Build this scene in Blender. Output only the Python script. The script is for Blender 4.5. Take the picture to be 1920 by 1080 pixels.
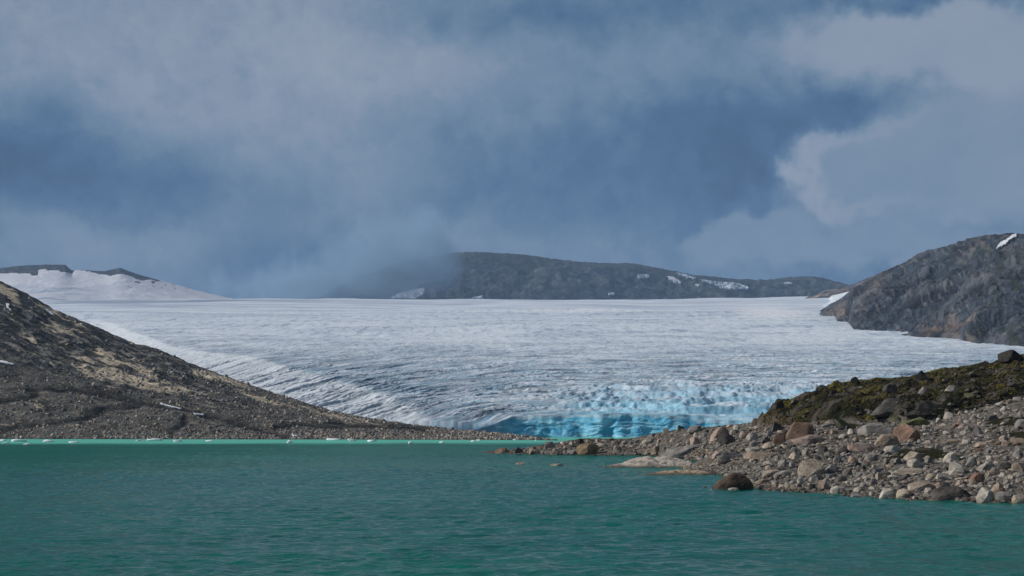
import bpy, math, random
import numpy as np
R = math.radians
for o in list(bpy.data.objects): bpy.data.objects.remove(o)
SC = bpy.context.scene
COL = SC.collection
rng = np.random.default_rng(7); random.seed(7)

# ------------------------------------------------------------------ camera
F, H, HY = 2666.7, 6.0, 800.0          # focal length in photo pixels, eye height above the lake, horizon row
cam = bpy.data.cameras.new('camera'); co = bpy.data.objects.new('camera', cam); COL.objects.link(co)
cam.sensor_width = 36; cam.lens = F / 1920 * 36; cam.shift_y = (HY - 540) / 1920
cam.clip_start = 1; cam.clip_end = 60000
co.location = (0, 0, H); co.rotation_euler = (R(90), 0, 0)
SC.camera = co
SC.render.engine = 'CYCLES'
SC.cycles.use_denoising = True
SC.cycles.max_bounces = 6; SC.cycles.volume_bounces = 1
SC.view_settings.view_transform = 'Standard'; SC.view_settings.look = 'None'
SC.view_settings.exposure = 0.0; SC.view_settings.gamma = 1.0

# ------------------------------------------------------------------ sun
SUN_EL, SUN_AZ = R(33), R(-88)          # azimuth from +Y, clockwise; the sun stands to the left
sdir = (math.sin(SUN_AZ) * math.cos(SUN_EL), math.cos(SUN_AZ) * math.cos(SUN_EL), math.sin(SUN_EL))
sl = bpy.data.lights.new('sun', 'SUN'); so = bpy.data.objects.new('sun', sl); COL.objects.link(so)
sl.energy = 3.9; sl.angle = R(0.5); sl.color = (1.0, 0.95, 0.88)
from mathutils import Vector
so.rotation_euler = Vector((-sdir[0], -sdir[1], -sdir[2])).to_track_quat('-Z', 'Y').to_euler()

# ------------------------------------------------------------------ node helper
class G:
    def __init__(s, tree): s.t = tree; s.n = tree.nodes; s.l = tree.links
    def node(s, typ, **kw):
        n = s.n.new(typ)
        for k, v in kw.items(): setattr(n, k, v)
        return n
    def put(s, sock, v):
        if isinstance(v, bpy.types.NodeSocket): s.l.new(v, sock)
        elif v is not None: sock.default_value = v
    def m(s, op, a, b=None, c=None, clamp=False):
        n = s.node('ShaderNodeMath', operation=op, use_clamp=clamp)
        s.put(n.inputs[0], a); s.put(n.inputs[1], b); s.put(n.inputs[2], c)
        return n.outputs[0]
    def add(s, a, b): return s.m('ADD', a, b)
    def sub(s, a, b): return s.m('SUBTRACT', a, b)
    def mul(s, a, b): return s.m('MULTIPLY', a, b)
    def comb(s, x, y, z=0.0):
        n = s.node('ShaderNodeCombineXYZ'); s.put(n.inputs[0], x); s.put(n.inputs[1], y); s.put(n.inputs[2], z)
        return n.outputs[0]
    def noise(s, vec, scale, detail=4, rough=0.5, dim='3D', dist=0.0):
        n = s.node('ShaderNodeTexNoise', noise_dimensions=dim); s.put(n.inputs['Vector'], vec)
        n.inputs['Scale'].default_value = scale; n.inputs['Detail'].default_value = detail
        n.inputs['Roughness'].default_value = rough; n.inputs['Distortion'].default_value = dist
        return n.outputs[0]
    def smooth(s, v, a, b, lo=0.0, hi=1.0):
        n = s.node('ShaderNodeMapRange', interpolation_type='SMOOTHSTEP'); s.put(n.inputs[0], v)
        n.inputs[1].default_value = a; n.inputs[2].default_value = b; n.inputs[3].default_value = lo; n.inputs[4].default_value = hi
        return n.outputs[0]
    def mix(s, f, a, b, blend='MIX'):
        n = s.node('ShaderNodeMix', data_type='RGBA', blend_type=blend)
        s.put(n.inputs[0], f); s.put(n.inputs[6], a); s.put(n.inputs[7], b)
        return n.outputs[2]
    def ramp(s, v, stops):
        n = s.node('ShaderNodeValToRGB'); s.put(n.inputs[0], v)
        e = n.color_ramp.elements
        while len(e) < len(stops): e.new(0.5)
        for i, (p, c) in enumerate(stops): e[i].position = p; e[i].color = (*c, 1)
        return n.outputs[0]
def lin(r, g, b): return tuple(((c / 255) / 12.92 if c < 10.3 else (((c / 255) + 0.055) / 1.055) ** 2.4) for c in (r, g, b))

# ------------------------------------------------------------------ world: Nishita sky behind procedural cloud
W = bpy.data.worlds.new('World'); SC.world = W; W.use_nodes = True
g = G(W.node_tree); g.n.clear()
out = g.node('ShaderNodeOutputWorld'); bg = g.node('ShaderNodeBackground'); g.l.new(bg.outputs[0], out.inputs[0])
STR = 0.1; bg.inputs[1].default_value = STR
sky = g.node('ShaderNodeTexSky', sky_type='NISHITA', sun_disc=False)
sky.sun_elevation = SUN_EL; sky.sun_rotation = SUN_AZ; sky.altitude = 1100
tc = g.node('ShaderNodeTexCoord'); sep = g.node('ShaderNodeSeparateXYZ'); g.l.new(tc.outputs['Generated'], sep.inputs[0])
az = g.m('ARCTAN2', sep.outputs[0], sep.outputs[1]); el = g.m('ARCSINE', sep.outputs[2])
# a cloud map in degrees-like units: one unit of A or E is 0.1 rad
A0 = g.mul(az, 10.0); E0 = g.mul(el, 10.0)
base_vec = g.comb(A0, E0)
def wn(scale, off, det=5, rough=0.55):
    n = g.node('ShaderNodeMapping'); g.put(n.inputs[0], base_vec); n.inputs[1].default_value = off
    return g.sub(g.noise(n.outputs[0], scale, det, rough), 0.5)
w1 = wn(1.3, (3, 1, 0)); w2 = wn(1.3, (11, 7, 2))
w3 = wn(5.0, (5, 2, 4), 6, 0.6); w4 = wn(5.0, (8, 3, 9), 6, 0.6)
A = g.add(A0, g.add(g.mul(w1, 0.9), g.mul(w3, 0.22)))
E = g.add(E0, g.add(g.mul(w2, 0.65), g.mul(w4, 0.2)))
def blob(px, py, sx, sy, amp, rot=0.0, a=A, e=E):
    u = (px - 960) / F; v = (HY - py) / F
    ca = math.atan(u) * 10; ce = math.atan2(v, math.hypot(1, u)) * 10
    da = g.sub(a, ca); de = g.sub(e, ce)
    if rot:
        c_, s_ = math.cos(R(rot)), math.sin(R(rot))
        da, de = g.add(g.mul(da, c_), g.mul(de, s_)), g.sub(g.mul(de, c_), g.mul(da, s_))
    q = g.add(g.m('POWER', g.m('ABSOLUTE', g.mul(da, F / 10 / sx)), 2.0), g.m('POWER', g.m('ABSOLUTE', g.mul(de, F / 10 / sy)), 2.0))
    return g.mul(g.m('EXPONENT', g.mul(q, -1.0)), amp)
def total(lst, **kw):
    t = None
    for b in lst:
        v = blob(*b, **kw); t = v if t is None else g.add(t, v)
    return t
soft = [  # photo position, radii, brightness step
    (150, 60, 420, 150, .20), (620, 70, 260, 90, .22), (250, 190, 260, 80, .10), (820, 130, 200, 60, .10),
    (410, 125, 90, 60, -.09), (150, 215, 80, 50, -.13),
    (20, 320, 190, 105, -.30), (260, 335, 220, 80, -.20), (480, 380, 170, 60, -.08), (330, 250, 120, 50, .04),
    (600, 270, 230, 150, .15), (900, 350, 180, 130, -.10), (1160, 320, 230, 130, -.24), (1380, 350, 120, 95, -.26), (880, 210, 200, 70, .05),
    (1420, 240, 170, 55, -.17), (1600, 175, 170, 60, -.24), (1180, 160, 220, 70, .06), (850, 90, 60, 20, .05),
    (1000, 35, 330, 40, -.17), (1840, 0, 260, 30, -.25), (1400, 15, 300, 30, -.10), (760, 340, 60, 110, -.05),
    (40, 420, 90, 45, .18), (190, 465, 120, 45, .16), (340, 480, 80, 45, .15), (480, 500, 150, 50, -.10),
    (560, 470, 200, 70, -.05), (700, 430, 90, 50, .08), (900, 455, 80, 40, .13), (1060, 470, 140, 40, .06), (1000, 420, 140, 40, -.04),
    (640, 540, 330, 40, -.17), (1640, 505, 160, 40, -.20), (1540, 520, 90, 30, -.12)]
f = g.add(total(soft), 0.42)
w5 = wn(2.4, (1, 6, 3), 6, 0.6)
f = g.add(f, g.add(g.add(g.mul(w1, 0.10), g.mul(w3, 0.13)), g.mul(w5, 0.12)))
f = g.add(f, g.smooth(g.add(w5, g.mul(w3, .5)), -.07, .07, -.02, .02))
# the two pale cloud banks at the right, with firm ragged edges
bank1 = total([(1800, 300, 290, 80, 1.2, 0), (1560, 305, 95, 62, .55, 0), (1950, 250, 230, 90, .8, 0), (1700, 345, 160, 45, .5, 0)])
bank1 = g.add(bank1, g.mul(w3, 0.28))
m1 = g.smooth(bank1, .24, .92)
rim1 = g.mul(g.smooth(bank1, .45, .62), g.smooth(bank1, .62, 1.15, 1.0, 0.0))
bank2 = g.add(total([(1830, 95, 330, 75, 1.1, 0), (1650, 60, 200, 40, .6, 0), (1900, 180, 150, 60, .5)]), g.mul(w3, 0.2))
m2 = g.smooth(bank2, .2, .95)
bank3 = g.add(total([(1330, 455, 85, 40, .8, 15), (1430, 425, 100, 30, .8, 10), (1600, 440, 230, 38, .8, 0), (1780, 425, 240, 45, .8, 0), (1250, 445, 30, 22, .3), (1470, 370, 50, 24, .35)]), g.mul(w3, 0.55))
m3 = g.smooth(bank3, .25, .95)
def over(a, b, m): return g.add(g.mul(a, g.sub(1.0, m)), g.mul(b, m))
w6 = wn(3.6, (4, 8, 6), 7, 0.62)
f = g.add(f, g.mul(g.sub(.07, g.m('ABSOLUTE', g.add(w6, g.mul(w5, .4)))), .40))
f = over(f, g.add(0.70, g.mul(w5, .15)), m2)
f = over(f, g.add(0.55, g.mul(w3, .15)), g.mul(m3, 0.8))
f = over(f, g.add(g.add(0.56, g.mul(rim1, g.add(0.02, blob(1480, 310, 170, 100, .32)))), g.add(g.mul(w1, 0.22), g.mul(w5, .14))), m1)
f = g.add(f, blob(1830, 392, 160, 9, .08)); f = g.add(f, blob(1860, 408, 130, 14, -.12))
ccol = g.ramp(f, [(0.0, lin(50, 79, 112)), (.18, lin(66, 97, 133)), (.36, lin(92, 118, 145)), (.55, lin(118, 137, 158)),
                  (.78, lin(147, 156, 172)), (1.0, lin(178, 180, 192))])
# overhead and behind: broken bright cloud with blue between
hi = wn(0.35, (2, 9, 5), 6, 0.6)
gap = g.mul(g.smooth(hi, 0.02, 0.16), .35)
away = g.smooth(E0, 3.6, 7.5)
side = g.smooth(g.m('ABSOLUTE', A0), 5.5, 11.0)
away = g.m('MAXIMUM', away, side)
highcol = g.ramp(g.add(hi, 0.5), [(0.0, (.05, .075, .12)), (.5, (.085, .115, .165)), (1.0, (.17, .20, .25))])
cl = g.mix(away, ccol, highcol)
cl10 = g.mix(1.0, cl, (1 / STR, 1 / STR, 1 / STR, 1), 'MULTIPLY')
fin = g.mix(g.mul(away, gap), cl10, sky.outputs[0])
g.l.new(fin, bg.inputs[0])

# ------------------------------------------------------------------ numpy noise
def _h(ix, iy, seed):
    with np.errstate(over='ignore'):
        h = (ix.astype(np.int64) * 374761393 + iy.astype(np.int64) * 668265263 + seed * 1442695041) & 0xFFFFFFFF
        h = ((h ^ (h >> 13)) * 1274126177) & 0xFFFFFFFF
        return h ^ (h >> 16)
def perlin(x, y, seed=0):
    x, y = np.broadcast_arrays(np.asarray(x, float), np.asarray(y, float))
    xi, yi = np.floor(x), np.floor(y); xf, yf = x - xi, y - yi
    xi, yi = xi.astype(np.int64), yi.astype(np.int64)
    u = xf ** 3 * (xf * (xf * 6 - 15) + 10); v = yf ** 3 * (yf * (yf * 6 - 15) + 10)
    def gr(dx, dy):
        a = _h(xi + dx, yi + dy, seed) * (2 * math.pi / 4294967296.0)
        return np.cos(a) * (xf - dx) + np.sin(a) * (yf - dy)
    n0 = gr(0, 0) * (1 - u) + gr(1, 0) * u; n1 = gr(0, 1) * (1 - u) + gr(1, 1) * u
    return (n0 * (1 - v) + n1 * v) * 1.5
def fbm(x, y, o=4, seed=0, rough=0.5):
    t = 0; a = 1.0
    for i in range(o):
        t = t + a * perlin(x * 2 ** i + 17.3 * i, y * 2 ** i - 9.1 * i, seed + i); a *= rough
    return t
def ridged(x, y, o=4, seed=0, rough=0.5):
    t = 0; a = 1.0; s = 0
    for i in range(o):
        t = t + a * (1 - np.abs(perlin(x * 2 ** i + 5.3 * i, y * 2 ** i + 3.7 * i, seed + i)) * 1.6); s += a; a *= rough
    return t / s
def sst(a, b, x):
    t = np.clip((np.asarray(x, float) - a) / (b - a), 0, 1); return t * t * (3 - 2 * t)
def curve(pts):
    p = np.array(pts, float); return lambda x: np.interp(x, p[:, 0], p[:, 1])
def lerp(a, b, t): return a + (b - a) * t
def mixc(c, k, m): return c * (1 - m[..., None]) + np.asarray(k, float) * m[..., None]

# ------------------------------------------------------------------ mesh helpers
def make_mesh(name, V, Fq, col=None, smooth=True):
    me = bpy.data.meshes.new(name); V = np.ascontiguousarray(V, np.float32).reshape(-1, 3); Fq = np.asarray(Fq, np.int32)
    k = Fq.shape[1]
    me.vertices.add(len(V)); me.vertices.foreach_set('co', V.ravel())
    me.loops.add(Fq.size); me.loops.foreach_set('vertex_index', Fq.ravel())
    me.polygons.add(len(Fq)); me.polygons.foreach_set('loop_start', np.arange(0, Fq.size, k, dtype=np.int32))
    me.polygons.foreach_set('use_smooth', np.full(len(Fq), smooth, bool))
    me.update(calc_edges=True)
    if col is not None:
        ca = me.color_attributes.new('Col', 'FLOAT_COLOR', 'POINT')
        c4 = np.ones((len(V), 4), np.float32); c4[:, :np.shape(col)[-1]] = np.reshape(col, (len(V), -1)); ca.data.foreach_set('color', c4.ravel())
    return me
def link(name, me, mat, parent=None, kind=None, label=None, cat=None, group=None, loc=None):
    o = bpy.data.objects.new(name, me); COL.objects.link(o)
    if mat and not len(me.materials): me.materials.append(mat)
    if parent: o.parent = parent
    if loc is not None: o.location = loc
    for k, v in (('kind', kind), ('label', label), ('category', cat), ('group', group)):
        if v: o[k] = v
    return o
def grid_faces(nr, nc):
    i = np.arange(nr - 1)[:, None] * nc + np.arange(nc - 1)[None, :]
    return np.stack([i, i + 1, i + nc + 1, i + nc], -1).reshape(-1, 4)
def wpt(px, py, Y): return np.stack(np.broadcast_arrays((px - 960) / F * Y, Y, H - (py - HY) / F * Y), -1)

class Sheet:
    """a piece of terrain: a grid of columns (bearings) and rows (going away from the viewer)"""
    def __init__(s, P, col):
        s.P = P; s.col = col; s.nr, s.nc = P.shape[:2]
        s.PX = 960 + F * P[..., 0] / P[..., 1]; s.PY = HY - F * (P[..., 2] - H) / P[..., 1]
        s.vis = np.minimum.accumulate(s.PY, 0); s.px = s.PX[0]
        a = np.gradient(P, axis=1); b = np.gradient(P, axis=0); n = np.cross(a, b); s.N = n / (np.linalg.norm(n, axis=-1, keepdims=True) + 1e-9)
    def build(s, name, mat, label=None):
        return link(name, make_mesh(name, s.P, grid_faces(s.nr, s.nc), s.col), mat, kind='structure', label=label)
    def at(s, px, py, G_=None):
        """the nearest ground point seen on the bearing px at height angle py"""
        j = int(np.clip(np.searchsorted(s.px, px), 1, s.nc - 1)); t = float(np.clip((px - s.px[j - 1]) / (s.px[j] - s.px[j - 1]), 0, 1))
        j = j - 1 if t < .5 else j
        v = s.vis[:, j]; i = int(np.clip(np.searchsorted(-v, -py), 1, s.nr - 1))
        d = v[i - 1] - v[i]; q = float(np.clip((v[i - 1] - py) / d, 0, 1)) if d > 1e-9 else 0.
        A_ = s.P if G_ is None else G_
        p = lerp(A_[i - 1, j], A_[i, j], q)
        if G_ is None:
            p = p.copy(); p[0] = (px - 960) / F * p[1]
        return p

# ------------------------------------------------------------------ materials
def new_mat(name):
    m = bpy.data.materials.new(name); m.use_nodes = True; q = G(m.node_tree)
    return m, q, q.n['Principled BSDF']
def bump(q, b, h, strength, dist):
    n = q.node('ShaderNodeBump'); n.inputs['Strength'].default_value = strength; n.inputs['Distance'].default_value = dist
    q.put(n.inputs['Height'], h); q.l.new(n.outputs[0], b.inputs['Normal'])
def terrain_mat(name, s1, s2, var=.5, bs=.6, bd=.3, rough=.95, spec=.08):
    m, q, b = new_mat(name)
    t = q.node('ShaderNodeTexCoord').outputs['Object']; c = q.node('ShaderNodeAttribute', attribute_name='Col').outputs['Color']
    n1 = q.noise(t, s1, 6, .65); n2 = q.noise(t, s2, 4, .6)
    k = q.add(q.mul(n1, 1.2), q.mul(n2, .8))                    # about 1
    k = q.add(q.mul(q.sub(k, 1.0), var * 2), 1.0)
    k = q.m('MAXIMUM', k, .15)
    cc = q.mix(1.0, c, q.comb(k, k, k), 'MULTIPLY')
    q.put(b.inputs['Base Color'], cc); b.inputs['Roughness'].default_value = rough; b.inputs['Specular IOR Level'].default_value = spec
    bump(q, b, q.add(n1, n2), bs, bd)
    return m
M_HILL = terrain_mat('hillside_rock', .12, .7, .55, .9, 1.2)
M_SHORE = terrain_mat('shore_gravel', 1.2, 5.0, .45, .9, .12)
M_MOUNT = terrain_mat('mountain_rock', .022, .11, 1.0, .6, 6.0)
def ice_mat():
    m, q, b = new_mat('glacier_ice'); t = q.node('ShaderNodeTexCoord').outputs['Object']
    at = q.node('ShaderNodeAttribute', attribute_name='Col'); mp = q.node('ShaderNodeMapping'); q.l.new(t, mp.inputs[0]); mp.inputs[3].default_value = (1, 1.0, .3)
    n1 = q.noise(mp.outputs[0], .085, 5, .68); n2 = q.noise(mp.outputs[0], .30, 4, .6); n3 = q.noise(mp.outputs[0], .9, 3, .6)
    sp = q.node('ShaderNodeSeparateXYZ'); q.l.new(t, sp.inputs[0]); near = q.smooth(sp.outputs[1], 900, 1500, 1.0, .0)
    d1 = q.smooth(n1, .56, .70); d2 = q.smooth(n2, .57, .70)
    dd = q.m('MINIMUM', q.add(q.mul(d1, .75), q.mul(d2, q.add(.35, q.mul(near, .4)))), 1.0)
    c = q.mix(q.mul(dd, q.mul(at.outputs['Alpha'], .85)), at.outputs['Color'], (.17, .23, .32, 1))
    q.put(b.inputs['Base Color'], q.mix(q.smooth(n3, .3, .7), c, q.mix(1.0, c, (.86, .89, .92, 1), 'MULTIPLY')))
    b.inputs['Roughness'].default_value = .7; b.inputs['Specular IOR Level'].default_value = .25
    bump(q, b, q.add(n2, q.mul(n3, .4)), .5, .8); return m
M_ICE = ice_mat()
M_SNOWM = terrain_mat('snowfield', .01, .06, .06, .2, 2.0, rough=.8)
def rock_mat():
    m, q, b = new_mat('boulder_rock')
    t = q.node('ShaderNodeTexCoord').outputs['Object']; oi = q.node('ShaderNodeObjectInfo')
    off = q.mul(oi.outputs['Random'], 60.0); v = q.node('ShaderNodeVectorMath', operation='ADD'); q.l.new(t, v.inputs[0]); q.l.new(q.comb(off, off, off), v.inputs[1])
    v = v.outputs[0]
    n1 = q.noise(v, .9, 6, .65); n2 = q.noise(v, 4., 6, .65); n3 = q.noise(v, .55, 3, .5)
    k = q.add(q.mul(n1, 1.3), q.mul(n2, .9)); k = q.m('MAXIMUM', q.add(q.mul(q.sub(k, 1.1), 2.0), 1.0), .2)
    c = q.mix(1.0, oi.outputs['Color'], q.comb(k, k, k), 'MULTIPLY')
    c = q.mix(q.mul(q.smooth(n3, .52, .68), .55), c, q.mix(.5, c, (.20, .185, .165, 1)))
    c = q.mix(q.mul(q.smooth(n2, .60, .70), .5), c, (.05, .048, .045, 1))
    q.put(b.inputs['Base Color'], c); b.inputs['Roughness'].default_value = .95; b.inputs['Specular IOR Level'].default_value = .1
    bump(q, b, q.add(n1, q.mul(n2, .6)), .8, .16)
    return m
M_ROCK = rock_mat()
def rubble_mat(name, sc):
    m, q, b = new_mat(name); t = q.node('ShaderNodeTexCoord').outputs['Object']
    c = q.node('ShaderNodeAttribute', attribute_name='Col').outputs['Color']; n = q.noise(t, sc, 4, .6)
    k = q.add(q.mul(n, 1.2), .4)
    q.put(b.inputs['Base Color'], q.mix(1.0, c, q.comb(k, k, k), 'MULTIPLY')); b.inputs['Roughness'].default_value = .95; b.inputs['Specular IOR Level'].default_value = .1
    bump(q, b, n, .5, .06); return m
M_RUB = rubble_mat('rubble_stone', 3.0); M_SCREE = rubble_mat('scree_stone', .8)
def snow_mat(name, c, rough=.7, sc=.4):
    m, q, b = new_mat(name); t = q.node('ShaderNodeTexCoord').outputs['Object']; n = q.noise(t, sc, 5, .6)
    q.put(b.inputs['Base Color'], q.mix(q.smooth(n, .35, .7), (*c, 1), (c[0] * .82, c[1] * .84, c[2] * .87, 1)))
    b.inputs['Roughness'].default_value = rough; bump(q, b, n, .4, .3); return m
M_SNOW = snow_mat('old_snow', (.72, .74, .78)); M_DUSTY = snow_mat('dusty_snow', (.46, .51, .58), .8, .02); M_FLOE = snow_mat('floating_ice', (.88, .92, .93), .6, 1.0)

# ------------------------------------------------------------------ ground and lake
gx = 30000.
V = [(-gx, -gx, -6), (gx, -gx, -6), (gx, gx, -6), (-gx, gx, -6)]
link('ground', make_mesh('ground', V, [[0, 1, 2, 3]], np.full((4, 3), .12), False), M_HILL, kind='structure')

def lake():
    d = np.concatenate([np.linspace(20, 46, 14, endpoint=False), 1 / np.linspace(1 / 46., 1 / 420., 1000, endpoint=False), np.geomspace(420, 1500, 60)])
    az = np.linspace(-.62, .62, 900)
    X = d[:, None] * az[None, :]; Y = np.repeat(d[:, None], az.size, 1)
    wx = X + 1.0 * perlin(X / 7, Y / 7, 3); wy = Y + 1.0 * perlin(X / 7, Y / 7, 4)
    r1 = 1 - np.abs(perlin(wx / 2.6 + wy / 9, wy / 1.5 - wx / 10, 11)) * 1.6; r2 = perlin(wx / .95 - wy / 6, wy / .62 + wx / 7, 12); r3 = perlin(wx / 1.7, wy / 1.05 + wx / 12, 16)
    z = .42 * r1 + .20 * r2 + .34 * r3 + .40 * perlin(wx / 6, wy / 3.2, 13) + .5 * np.clip(perlin(wx / 3.6, wy / 1.5, 15), 0, 1) ** 1.5
    patch = .8 + .5 * fbm(X / 45, Y / 60, 3, 14)
    z = z * .23 * np.clip(patch, .35, 1.4) * sst(560, 380, Y)
    P = np.stack([X, Y, z], -1)
    m, q, b = new_mat('lake_water')
    geo = q.node('ShaderNodeNewGeometry').outputs['Position']; sp = q.node('ShaderNodeSeparateXYZ'); q.l.new(geo, sp.inputs[0])
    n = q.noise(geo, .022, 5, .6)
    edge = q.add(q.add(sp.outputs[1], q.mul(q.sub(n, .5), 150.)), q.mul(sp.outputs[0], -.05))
    sunlit_strip = q.smooth(edge, 458, 560)
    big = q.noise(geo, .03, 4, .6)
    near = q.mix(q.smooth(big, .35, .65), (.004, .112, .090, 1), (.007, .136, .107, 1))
    mp = q.node('ShaderNodeMapping'); q.l.new(geo, mp.inputs[0]); mp.inputs[3].default_value = (1, 1.5, 1)
    rip = q.add(q.noise(mp.outputs[0], 2.6, 3, .6), q.mul(q.noise(mp.outputs[0], .8, 3, .55), 1.1))
    bn = q.node('ShaderNodeBump'); bn.inputs['Strength'].default_value = .5; bn.inputs['Distance'].default_value = .14; q.l.new(rip, bn.inputs['Height'])
    df = q.node('ShaderNodeBsdfDiffuse'); gl = q.node('ShaderNodeBsdfGlossy'); fr = q.node('ShaderNodeFresnel'); fr.inputs['IOR'].default_value = 1.33
    for n_ in (df, gl, fr): q.l.new(bn.outputs[0], n_.inputs['Normal'])
    gl.inputs['Roughness'].default_value = .08
    q.put(df.inputs['Color'], q.mix(sunlit_strip, near, (.125, .47, .38, 1)))  # sunlight on the far water put into its colour
    k = q.mul(q.mul(fr.outputs[0], q.smooth(edge, 458, 560, 1.0, .25)), q.smooth(sp.outputs[1], 60, 330, .78, .38))     # rough water: wave faces hide part of the mirror
    mx = q.node('ShaderNodeMixShader'); q.l.new(k, mx.inputs[0]); q.l.new(df.outputs[0], mx.inputs[1]); q.l.new(gl.outputs[0], mx.inputs[2])
    q.l.new(mx.outputs[0], q.n['Material Output'].inputs['Surface']); q.n.remove(b)
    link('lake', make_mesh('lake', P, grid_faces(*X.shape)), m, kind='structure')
    # the rest of the lake, to the sides and behind the viewer
    bx = 1800.
    V = [(-bx, -1500, -.25), (bx, -1500, -.25), (bx, 1495, -.25), (-bx, 1495, -.25)]
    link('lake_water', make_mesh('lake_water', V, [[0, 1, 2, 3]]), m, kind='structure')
lake()

# ------------------------------------------------------------------ glacier
GS, G0 = .105, 743.
def glacier_Y(py): return G0 / (1 - (HY - np.asarray(py, float)) / (F * GS))
margin = curve([(0, 560), (150, 585), (330, 647), (480, 668), (620, 705), (700, 725), (760, 748), (830, 778), (880, 800)])   # crest of the left lateral bulge
def build_glacier():
    px = np.linspace(-150, 2080, 1500)
    py = np.concatenate([np.linspace(780, 690, 260, endpoint=False), np.linspace(690, 561.5, 330)])
    Yr = glacier_Y(py)
    PX, PYg = np.meshgrid(px, py); Y = np.repeat(Yr[:, None], px.size, 1)
    hz = curve([(-300, 566), (100, 564), (430, 560), (800, 562), (1200, 562), (1400, 559), (1520, 556), (2200, 552)])(PX)   # slightly uneven skyline
    X = (PX - 960) / F * Y
    t = sst(900, 4500, Y)
    Z = H + GS * (Y - G0) + t * (562 - hz) / F * Y
    # gentle swells
    Z += 3.0 * fbm(X / 260, Y / 260, 3, 21) * sst(900, 1600, Y) + 9 * fbm(X / 900, Y / 500, 2, 22) * sst(1600, 3200, Y) * (1 - sst(4300, 5000, Y))
    # left margin sinks towards the hillside
    left = np.clip((np.interp(PYg, [561, 590, 647, 668, 705, 725, 748, 778, 800], [-60, 165, 330, 480, 620, 700, 760, 830, 880]) - PX) / F * Y, 0, 200)
    Z -= .055 * left * sst(0, 25, left) * sst(-80, 200, PX)
    front = 1 - sst(820, 1150, Y)                       # broken zone above the cliff
    bowl = sst(880, 1040, PX)
    serac = sst(980, 1150, PX) * (1 - sst(930, 1130, Y + .25 * np.clip(1150 - PX, 0, 400)))
    # crevasse lines run round the terminus: swept towards the viewer on the left side
    sweep = 210 * (np.clip((1080 - PX) / 400, 0, 2)) ** 1.7 - 25 * np.clip((PX - 1080) / 400, 0, 2)
    v = Y + sweep + 14 * fbm(X / 60, Y / 90, 3, 31); u = X + .4 * Y * 0
    arcs = 1 - sst(1000, 1900, Y)
    cre = np.zeros_like(Y); crease = np.zeros_like(Y)
    wv = v + 4 * fbm(X / 14, Y / 14, 3, 30)
    for lam, lx, amp, sd in ((26, 62, 1.2, 41), (12, 30, .9, 42), (5.5, 14, .45, 43)):
        r = perlin(wv / lam, u / lx, sd); cre += amp * r; crease += amp * sst(.12, .5, -r)
    thin = 0
    for lam, lx, sd in ((20, 120, 47), (9, 55, 48), (14, 80, 49)):
        thin = np.maximum(thin, sst(.20, .04, np.abs(perlin(wv / lam, u / lx, sd) + .12)) * sst(-.25, .3, fbm(X / 40, v / 40, 3, sd + 50)))
    rough = .25 + .75 * sst(-.25, .4, fbm(X / 90, v / 45, 4, 45))
    Z += (1.0 * cre * arcs * rough) * (1 + .5 * serac) - .7 * thin * arcs + .9 * arcs * rough * fbm(X / 6, wv / 4, 3, 46)
    # terraces of seracs above the cliff
    sv = (Y - 805 + 26 * fbm(X / 110, Y / 90, 3, 51) + 7 * fbm(X / 16, Y / 30, 3, 50) + .10 * X) / 44.
    saw = sv - np.floor(sv)
    tooth = np.where(saw < .30, saw / .30, 1 - (saw - .30) / .70)
    Z += serac * (5.5 * (tooth - .5) + 1.8 * (ridged(X / 34, Y / 9, 4, 52) - .5) + .9 * fbm(X / 11, Y / 4.5, 3, 53))
    far = sst(1000, 1700, Y) * (1 - sst(3200, 4200, Y))
    Z += .6 * far * fbm(X / 16, Y / 22, 4, 61)
    dash = 0
    for y0, y1, y2, y3, lx, ly, sd in ((780, 800, 1150, 1500, 8, 13, 62), (1100, 1400, 1800, 2200, 10, 27, 63), (1700, 2100, 2900, 3600, 15, 66, 64)):
        wgt = sst(y0, y1, Y) * (1 - sst(y2, y3, Y)); dash = dash + wgt * sst(.12, .55, fbm(X / lx, (Y + .25 * sweep) / ly, 4, sd, .6))
    Z -= .3 * np.clip(dash, 0, 1) * (1 - sst(2500, 3200, Y))
    # colour: snow-white ice, grey dust, blue where the ice is broken open
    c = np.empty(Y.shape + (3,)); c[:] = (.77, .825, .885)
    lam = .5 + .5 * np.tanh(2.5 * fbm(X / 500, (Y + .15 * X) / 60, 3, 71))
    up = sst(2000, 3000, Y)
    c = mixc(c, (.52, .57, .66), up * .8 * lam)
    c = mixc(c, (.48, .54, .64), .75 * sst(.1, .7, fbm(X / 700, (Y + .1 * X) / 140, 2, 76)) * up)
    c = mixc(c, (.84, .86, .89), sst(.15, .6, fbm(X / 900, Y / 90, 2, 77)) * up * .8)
    bl = sst(-.25, .45, fbm(X / 160, Y / 130, 4, 73))
    c = mixc(c, (.50, .57, .66), bl * .5 * (1 - up))
    wht = sst(0, 12, left) * (1 - sst(2200, 3000, Y))
    c = mixc(c, (.88, .91, .94), wht * .85)  # left slope facing the sun: its brightness is painted in as whiter ice
    dirty = np.exp(-((left <= 0) * (PX - np.interp(PYg, [600, 647, 668, 705, 748, 800], [250, 390, 540, 700, 860, 960])) / 150.) ** 2) * (1 - wht) * (1 - sst(1700, 2400, Y)) * sst(-.3, .4, fbm(X / 60, Y / 60, 4, 74))
    c = mixc(c, (.34, .38, .44), dirty * .48)
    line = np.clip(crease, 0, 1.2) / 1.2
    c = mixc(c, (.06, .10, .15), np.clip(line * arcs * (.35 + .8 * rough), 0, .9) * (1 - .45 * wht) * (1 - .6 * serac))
    c = mixc(c, (.26, .34, .46), np.clip(dash, 0, 1) * (.30 + .45 * bl + .35 * dirty) * (1 - .35 * wht) * (1 - .7 * serac) * .85)
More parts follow.
